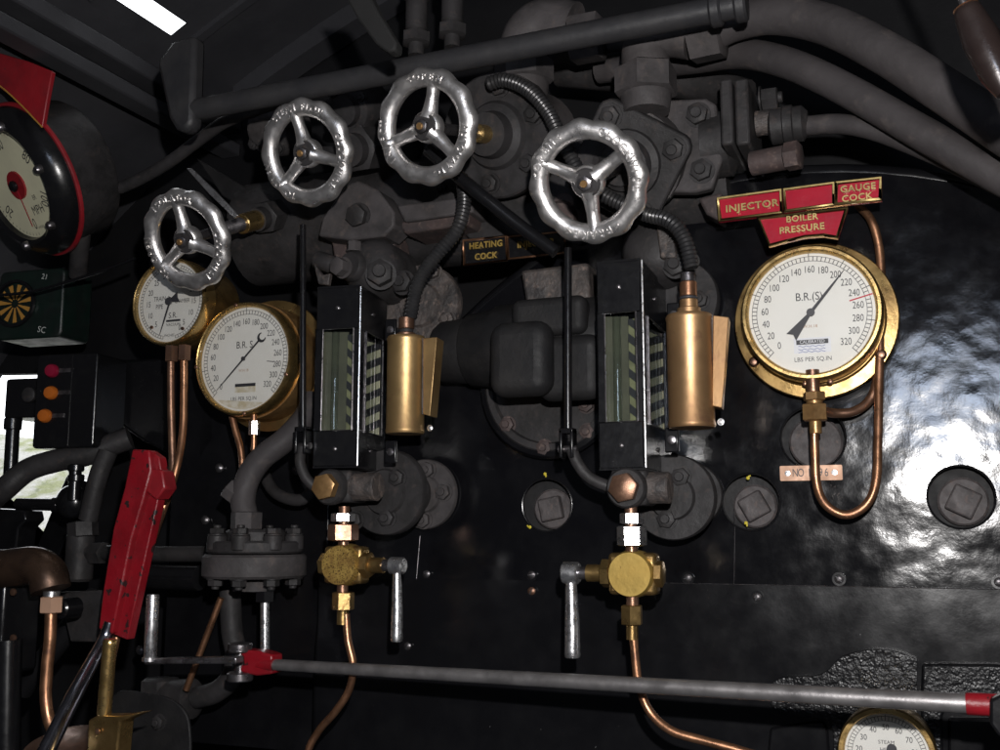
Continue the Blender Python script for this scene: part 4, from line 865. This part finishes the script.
ptube('gauge_pipe', [(232,416,-.1),(236,432,-.1),(241,450,-.1),(243,478,-.1),(243,500,-.08)], .0058, 'copper', 'short bright copper pipe left of the nut under the tilted gauge', 'pipe', 'copper pipes under the left gauges')
t = thing('gauge_pipe', 'short copper pipe with bright nut under the tilted gauge', 'pipe', at(254,418,-.13), 'copper pipes under the left gauges')
MB().tube(path([(254,412,-.13),(254,440,-.13),(253,460,-.13),(250,485,-.12)]), .005, 12).build('tube', 'copper', t); MB(frame(at(254,435,-.13), (0,0,1))).hex(.0095, 0, .024, math.atan2(-1.5,1.2)-PI/6).build('nut', 'bright', t)

# ================================================================== left: warning equipment
t = thing('warning_indicator', 'dark green indicator case with a yellow spoked disc', 'indicator', at(35,342,-.02))
b = MB(frame(at(30,304,-.02), (.1,-1,0))); b.slab([(x, y, -.09) for x, y in rr(.16,.145,.014)], (0,0,.09)); b.build('case', 'green', t, .004)
G0 = frame(at(30,304,-.02), (.1,-1,0)); F = G0 @ Mx.Translation(onp(16,304,G0)+V((0,0,.0015))) @ Mx.Rotation(.2,4,'Z'); MB(F).lathe([(.044,0),(.05,.0),(.05,.007),(.044,.007)], 40, caps=False).build('rim', 'black', t)
b = MB(F)
for i in range(11):
    a = 2*PI*i/11; c, s_ = math.cos(a), math.sin(a); b.slab([(.009*c-.001*s_, .009*s_+.001*c, .001),(.009*c+.001*s_, .009*s_-.001*c, .001),(.04*c+.0052*s_, .04*s_-.0052*c, .001),(.04*c-.0052*s_, .04*s_+.0052*c, .001)], (0,0,.001))
b.build('spoked_disc', 'ochre', t)
b = MB(G0); q_ = onp(45,277,G0); b.text('21', .016, q_.x, q_.y, .001, -.2); q_ = onp(42,330,G0); b.text('SC', .018, q_.x, q_.y, .001, -.2); b.build('case_lettering', 'whiteink', t)
t = thing('signal_lamp_box', 'black lamp box with one red and two orange lenses', 'signal box', at(78,445,-.06))
b = MB(frame(at(84,400,-.05), (.15,-1,0))); b.slab([(x-.042, y, -.1) for x, y in rr(.135,.185,.008)], (0,0,.1)); b.build('box', 'black', t, .003)
for px, py, m in ((53,371,'lens_red'),(52,393,'lens_orange'),(46,416,'lens_orange')):
    G0 = frame(at(84, 400, -.05), (.15,-1,0)); F = G0 @ Mx.Translation(onp(px,py,G0)+V((0,0,-.001))); MB(F).lathe([(.0135,0),(.0135,.008),(.011,.012),(0,.0145)], 24).build('lens', m, t)
    b = MB(F); b.slab([(.016,-.004,0),(.04,-.004,0),(.04,.004,0),(.016,.004,0)], (0,0,.004)); b.build('lens_glint', 'dsteel', t)  # steel strip put in as the highlight beside each lens
b = MB(frame(at(70,400,-.0525), (.15,-1,0))); b.box((0,0,0), (.005,.18,.008)); b.build('cover_strip', 'black', t)
t = thing('switch_box', 'small black switch box left of the lamp box', 'box', at(20,418,-.05))
b = MB(frame(at(21,398,-.04), (.15,-1,0))); b.slab([(x, y, -.08) for x, y in rr(.075,.08,.006)], (0,0,.08)); b.build('box', 'black', t, .003)
MB(frame(at(30,395,-.0425), (.15,-1,0))).lathe([(.015,0),(.015,.006),(.012,.008),(0,.008)], 24).build('round_cap', 'dgrey', t)
ptube('thin_wire', [(-10,296,-.1),(30,292,-.1),(70,281,-.1),(105,270,-.1),(135,258,-.1)], .003, 'black', 'thin black wire crossing the green indicator case', 'wire')
t = thing('conduit_pipe', 'black conduit dropping below the switch box across the window', 'conduit', at(12,480,-.03), 'black conduits in front of the window')
MB().tube(path([(14,412,-.03),(10,480,-.03)]), .0135, 14, 0).build('tube', 'black', t); MB(frame(at(13,424,-.03), (0,0,1))).cyl(.0175, -.012, .012, 18, b=.002).build('socket', 'black', t)
t = thing('conduit_pipe', 'black conduit with collars dropping below the lamp box', 'conduit', at(75,500,-.03), 'black conduits in front of the window')
MB().tube(path([(77,438,-.03),(74,500,-.03)]), .012, 14, 0).build('tube', 'black', t)
for py in (440,468,478): MB(frame(at(76,py,-.03), (0,0,1))).cyl(.0155, -.007, .007, 18, b=.002).build('collar', 'black', t)
t = thing('conduit_pipe', 'short level black conduit joining the tee below the hose', 'conduit', at(50,505,0), 'black conduits in front of the window')
MB().tube(path([(18,504,0),(68,505,0)]), .0125, 14, 0).build('tube', 'black', t); MB(frame(at(58,505,0), (1,0,0))).cyl(.016, -.01, .01, 18, b=.002).build('socket', 'black', t)
b = MB(); b.ball(at(72,502,.0), .034, (1,.8,1)); b.build('tee_box', 'black', t)
ptube('grey_hose', [(-60,640,-.08),(-40,560,-.08),(-12,506,-.08),(6,488,-.08),(28,470,-.06),(55,461,-.04),(85,455,-.02),(108,446,-.0),(130,438,.02)], .0225, 'dgrey', 'thick grey hose arching across the window', 'hose', None, 18)
t = thing('grey_union_pipe', 'grey pipe with union nut and tee left of the red lever', 'pipe', at(78,560,-.05))
MB().tube(path([(108,452,-.04),(98,478,-.05),(88,520,-.05)]), .018, 16).build('riser', 'dgrey', t); MB().tube(path([(72,552,-.05),(110,553,-.05),(160,554,-.05),(206,554,-.05)]), .0145, 14).build('cross_tube', 'dgrey', t)
MB(frame(at(83,530,-.05), (-.12,0,1))).hex(.028, -.014, .016, .3).build('union_nut', 'dgrey', t); MB(frame(at(80,552,-.05), (0,0,1))).lathe([(.022,-.055),(.026,-.05),(.026,.03),(.02,.036)], 22).build('tee', 'dgrey', t); MB(frame(at(101,553,-.05), (1,0,0))).hex(.022, -.02, .01).build('side_nut', 'dgrey', t)
ptube('dark_cross_pipe', [(120,574,-.08),(160,577,-.08),(200,578,-.08)], .022, 'black', 'thick black level pipe behind the red lever', 'pipe')
# brake fittings lower left
t = thing('brake_valve', 'dark bronze elbow valve and black box in the lower left corner', 'valve', at(15,640,-.3))
b = MB(); b.box(tuple(at(2,610,-.26)), (.09,.08,.2)); b.build('valve_box', 'black', t, .006)
MB().tube(path([(-160,590,-.3),(-80,578,-.3),(-25,572,-.3),(10,568,-.3),(34,566,-.3),(47,574,-.3),(51,590,-.3)]), .031, 20).build('elbow', 'dbronze', t)
MB(frame(at(51,604,-.3), (0,0,1))).cyl(.013, -.01, .02, 18).build('neck', 'bright', t); MB(frame(at(51,613,-.3), (0,0,1))).hex(.0185, 0, .026, .2).build('nut', 'plate_copper', t)
for px, py in ((14,592),(14,638)): MB(frame(at(px, py, -.302), (0,-1,0))).lathe([(.006,0),(.006,.003),(0,.005)], 12).build('box_screw', 'dcopper', t)
b = MB(frame(at(68,608,-.25), (0,-1,0))); b.cyl(.017, -.02, .02, 20, b=.003); b.build('side_boss', 'black', t)
ptube('brake_pipe', [(51,612,-.3),(50,640,-.3),(47,668,-.3),(46,700,-.3),(52,728,-.3),(70,752,-.3)], .0095, 'copper', 'thick copper pipe below the bronze elbow in the lower left corner')
ptube('black_gland_pipe', [(8,640,-.3),(7,680,-.3),(6,760,-.3)], .022, 'black', 'black ribbed pipe at the lower left picture edge', 'pipe')
b = MB(); pxslab(b, [(58,592),(102,590),(104,642),(70,642)], -.18, .012); tag(b.build('bracket_plate', 'dgrey', None, .003), 'dark grey bracket plate left of the red lever', 'plate')
ptube('slanting_strut', [(22,690,-.12),(60,640,-.12),(96,596,-.12)], .02, 'wall', 'dark slanting strut behind the copper pipe at lower left', 'strut')
# window view strut
b = MB(); pxslab(b, [(66,476),(88,482),(58,556),(36,548)], .2, .02); tag(b.build('wet_window_post', 'clad', None, .003), 'slanted glossy black post beside the bright window', 'post')
b = MB(); pxslab(b, [(-20,508),(24,510),(26,520),(18,528),(14,562),(-20,562)], -.02, .05); tag(b.build('black_clamp', 'black', None, .004), 'black clamp block at the left picture edge under the hose', 'clamp')

# red lever + rods
t = thing('regulator_lever', 'red painted lever with chipped edges and a dark steel shaft', 'lever', at(45,755,-.5))
b = MB(); pxslab(b, [(132,449),(149,450),(151,470),(143,500),(131,540),(121,590),(112,634),(98,629),(103,588),(113,528),(124,488)], -.31, .02); b.build('red_blade', 'red', t, .003)
b = MB(); pxslab(b, [(149,450),(159,457),(162,476),(157,505),(148,545),(138,590),(127,640),(112,634),(121,590),(131,540),(143,500),(151,470)], -.298, .018); b.build('red_flank', 'red', t, .002)
b = MB(); pxslab(b, [(150,468),(162,470),(165,488),(156,500),(146,492)], -.306, .03); b.build('worn_lug', 'dred', t, .003)
MB().tube(path([(110,622,-.305),(104,640,-.31),(92,662,-.34),(72,700,-.4),(42,760,-.47)]), [.0085,.0105,.0105,.0115,.0125], 16).build('steel_shaft', 'shaft', t)
t = thing('hand_lever', 'upright brass cylinder handle on a brass block at the bottom left', 'handle', at(103,750,-.42))
F = frame(at(104,716,-.42), (.04,0,1)); k = S(105,700,-.42); MB(F).lathe([(6.5*k,0),(7.2*k,3*k),(7*k,70*k),(7.2*k,72*k),(6*k,75*k),(0,75.5*k)], 24).cyl(4.5*k, -8*k, 0, 14).build('grip', 'brassp', t)
b = MB(); pxslab(b, [(88,720),(96,716),(118,716),(140,713),(120,722),(116,760),(86,760)], -.43, .03); b.build('base_block', 'brass', t, .003); MB(frame(at(98,731,-.432), (0,-1,0))).lathe([(.004,0),(.004,.002),(0,.004)], 10).build('block_screw', 'dcopper', t)
b = MB(frame(at(65,748,-.36), (0,-.3,1))); b.lathe([(.055,0),(.058,.003),(.058,.008),(.04,.012),(0,.012)], 32); tag(b.build('brass_disc', 'dcopper'), 'dark brass rimmed disc at the bottom left under the steel shaft', 'disc')
t = thing('crank_lever', 'bright upright steel handle on a thin level arm', 'handle', at(150,661,-.26))
k = S(150,640,-.26); F = frame(at(150,659,-.26), (0,0,1)); MB(F).lathe([(5.5*k,0),(6.4*k,2*k),(6.6*k,60*k),(6*k,63*k),(0,63.5*k)], 22).cyl(8*k, -2*k, 1.5*k, 20).build('grip', 'bright', t)
b = MB(); pxslab(b, [(143,659),(170,658),(236,657),(236,664),(170,664),(144,665)], -.265, .02); b.build('arm', 'dsteel', t, .002)
# long rod with red ends
t = thing('damper_rod', 'long level grey rod with red clevis and red collar along the bottom', 'rod', at(275,668,-.2))
ra, rb = at(262,664,-.2), at(985,704.5,-.32)
MB().tube([ra, ra.lerp(rb,.5), rb], [.0085,.0098,.0108], 22, 0).build('bar', 'rod', t)
MB().tube([ra.lerp(rb,-.004), ra.lerp(rb,.026)], .0112, 18, 0).build('red_band', 'red', t); MB().tube([rb.lerp(ra,.018), rb.lerp(ra,-.02)], .0122, 20, 0).build('red_band', 'red', t)
F = frame(rb.lerp(ra,-.028), (1,0,0)); MB(F).lathe([(.012,-.012),(.022,-.006),(.022,.03),(.012,.03)], 24).build('end_boss', 'red', t)
b = MB(); pxslab(b, [(990,700),(1012,690),(1012,728),(1000,738),(990,724)], -.345, .02); b.build('end_lug', 'black', t, .003)
b = MB(); pxslab(b, [(230,649),(258,651),(272,655),(272,674),(256,676),(232,670),(243,664),(243,657)], -.21, .03); b.build('red_clevis', 'red', t, .003)
for py, w in ((647,12),(676,13)): 
    k = S(240, py, -.205); MB(frame(at(240, py, -.205), (0,0,1))).cyl(w*k, -5*k, 4*k, 20, b=.002).build('pin_head', 'dsteel', t)
MB().tube(path([(240,645,-.205),(240,678,-.205)]), .008, 12, 0).build('pin', 'dsteel', t)
# flanged valve at left
t = thing('flanged_valve', 'dark grey flat valve body with bolted flange and grey union above the red clevis', 'valve', at(255,590,-.15))
k = S(255,555,-.15); o = at(255,552,-.15)
b = MB(frame(o, (0,0,1))); b.cyl(.084, -25*k, -2*k, 48, b=.004); b.cyl(.034, -38*k, -20*k, 26); b.build('lower_flange', 'grey', t)
b = MB(frame(o, (0,0,1))); b.cyl(.078, -1*k, 11*k, 44, b=.003); b.cyl(.05, 9*k, 22*k, 30, b=.004); b.build('upper_flange', 'dgrey', t)
for i in range(8):
    a = -PI/2+.25+i*PI/4; dx, dy = .066*math.cos(a), .066*math.sin(a)
    MB(frame(o+V((dx,dy,0)), (0,0,1))).cyl(.0155, 2*k, 17*k, 20, b=.002).build('bolt_boss', 'dgrey', t)
    nut(t, frame(o+V((dx,dy,17*k)), (0,0,1)), .0125, h=.011, m='dgrey', name='bolt', stud=i % 2 == 0); nut(t, frame(o+V((dx,dy,-25*k)), (0,0,-1)), .0125, h=.012, m='dgrey', name='bolt')
F = frame(at(246,530,-.17), (0,0,1)); MB(F).cyl(.02, -.03, .0, 20).hex(.0255, 0, .03, .4).build('union_nut', 'grey', t)
MB().tube(path([(246,518,-.17),(243,500,-.17),(248,478,-.165),(262,458,-.155),(285,440,-.14),(305,418,-.12),(315,398,-.1)]), .0205, 18).build('bent_pipe', 'lag', t)
MB(frame(at(246,502,-.165), (-.6,-.3,.5))).hex(.018, 0, .04).build('branch_nut', 'grey', t)
MB().tube(path([(265,596,-.15),(265,650,-.15)]), .0075, 16, 0).build('valve_spindle', 'bright', t); MB(frame(at(265,597,-.15), (0,0,1))).hex(.016, -.008, .02).build('spindle_gland', 'black', t)
ptube('thin_copper_pipe', [(221,598,-.12),(212,622,-.12),(199,656,-.12),(186,690,-.12)], .0055, 'copper', 'thin straight copper pipe slanting behind the level steel arm', 'pipe')
t = thing('grey_elbow_pipe', 'dark grey pipe dropping from the flanged valve to an elbow below', 'pipe', at(160,720,-.06))
MB().tube(path([(230,590,-.08),(232,630,-.08),(236,655,-.08),(231,678,-.08),(216,692,-.08),(196,698,-.08)]), .0185, 16).build('bend', 'dgrey', t)
MB(frame(at(185,699,-.08), (1,0,.1))).lathe([(.022,-.05),(.034,-.045),(.034,.015),(.022,.02)], 24).build('socket', 'dgrey', t); MB(frame(at(160,690,-.08), (0,0,1))).hex(.034, -.025, .02).build('cap_nut', 'dgrey', t)
b = MB(); P = catmull(path([(112,760,-.2),(112,696,-.2),(150,694,-.2),(172,700,-.2),(186,714,-.2),(190,735,-.2),(190,760,-.2)]), 4); b.slab(P, (0,.006,0)); o = tag(b.build('rounded_guard', 'matt_black', None, .002), 'dark guard plate with rounded corner behind the brass handle', 'plate')
bolt_at(160,722,-.2,.011,m='dgrey',parent=o)
# dark shapes left of the boiler: reverser column, pipe cluster
b = MB(); pxslab(b, [(112,360),(215,355),(215,440),(196,470),(140,440),(112,420)], .06, .05); tag(b.build('dark_casing', 'black', None, .008), 'black casing behind the copper pipes left of the boiler', 'casing')
b = MB(frame(at(252,540,.08), (0,-1,0))); b.slab([(x, y, 0) for x, y in rr(.36,.75,.03)], (0,0,.02)); tag(b.build('firebox_side_plate', 'clad2', None, .003), 'black side plate between the boiler and the red lever', 'plate')
for px, py in ((218,465),(296,425),(210,463),(140,650),(150,668)): pass
t = thing('injector_pipe_cluster', 'black pipe loop on the plate right of the tilted gauge', 'pipe', at(295,480,.0))
MB().tube(path([(262,470,.0),(275,492,-.02),(300,500,-.03),(318,485,-.03)]), .011, 12).build('loop', 'dgrey', t)
for i, (px, py) in enumerate(((220,468),(297,470),(141,650),(206,520))):
    p = at(px, py, .058); tag(MB(frame(p, (0,-1,0))).lathe([(.009,0),(.009,.004),(.005,.008),(0,.009)], 14).build('stud', 'dsteel'), ('small steel stud left of the copper pipe under the tilted gauge','small steel stud by the left rod end','small steel stud under the red lever','small steel stud above the flanged valve')[i], 'stud', 'small studs on the side plate')

# handle top right
t = thing('pull_handle', 'varnished brown pull handle hanging on a wire at the top right corner', 'handle', at(1004,105,-.66))
p0, p1 = at(967,10,-.66), at(1008,96,-.66); F = frame(p0, p0-p1); L_ = (p1-p0).length; r0 = 14*S(970,15,-.66)
MB(F).lathe([(r0*.45,.001),(r0*.75,.003),(r0*.95,0),(r0*1.0,-.004),(r0*1.3,-L_*.35),(r0*1.15,-L_*.75),(r0*.7,-L_*.97),(0,-L_)], 30).build('grip', 'wood', t)
MB(F).cyl(r0*.3, -.01, .14, 12).build('wire', 'dsteel', t); MB(F).lathe([(r0*.5,.002),(r0*.9,.0032),(r0*.5,.005)], 24, caps=False).build('end_ring', 'copper', t)

# ================================================================== lights
def lamp_l(name, kind, loc, energy, col=(1,1,1), size=.1, tgt=None):
    l = bpy.data.lights.new(name, kind); l.energy = energy; l.color = col
    if kind == 'AREA': l.shape = 'RECTANGLE'; l.size = size[0]; l.size_y = size[1]
    else: l.shadow_soft_size = size
    o = bpy.data.objects.new(name, l); C.objects.link(o); o.location = loc
    if tgt is not None: o.rotation_euler = (V(tgt)-V(loc)).to_track_quat('-Z', 'Y').to_euler()
    return o
lamp_l('flash_light', 'POINT', CAM+UP*.15+RT*.045+FW*.02, 92, (1,.97,.95), .012)
def reflect_target(px, py, dist):
    d_ = ray(px, py).normalized(); p = at(px, py, 0); d_.y *= -1; return p+d_*dist
lp = reflect_target(955, 402, 3.0)
lamp_l('cab_opening_daylight', 'AREA', lp, 6.5, (.68,.79,1), (.38,.28), at(955,402,0))
w = bpy.data.worlds.new('World'); sc.world = w; w.use_nodes = True; bg = w.node_tree.nodes['Background']; bg.inputs[0].default_value = (.8,.86,1,1); bg.inputs[1].default_value = .03

# ================================================================== camera
cd = bpy.data.cameras.new('camera'); cam = bpy.data.objects.new('camera', cd); C.objects.link(cam); cam.location = CAM
cd.sensor_width = 36; cd.sensor_fit = 'HORIZONTAL'; cd.lens = 36*FPX/1000; cd.clip_start = .02; cd.clip_end = 300
cam.rotation_euler = FW.to_track_quat('-Z', 'Y').to_euler(); sc.camera = cam
vs = sc.view_settings; vs.view_transform = 'Standard'; vs.look = 'None'; vs.gamma = 1; vs.exposure = 0; vs.use_curve_mapping = False
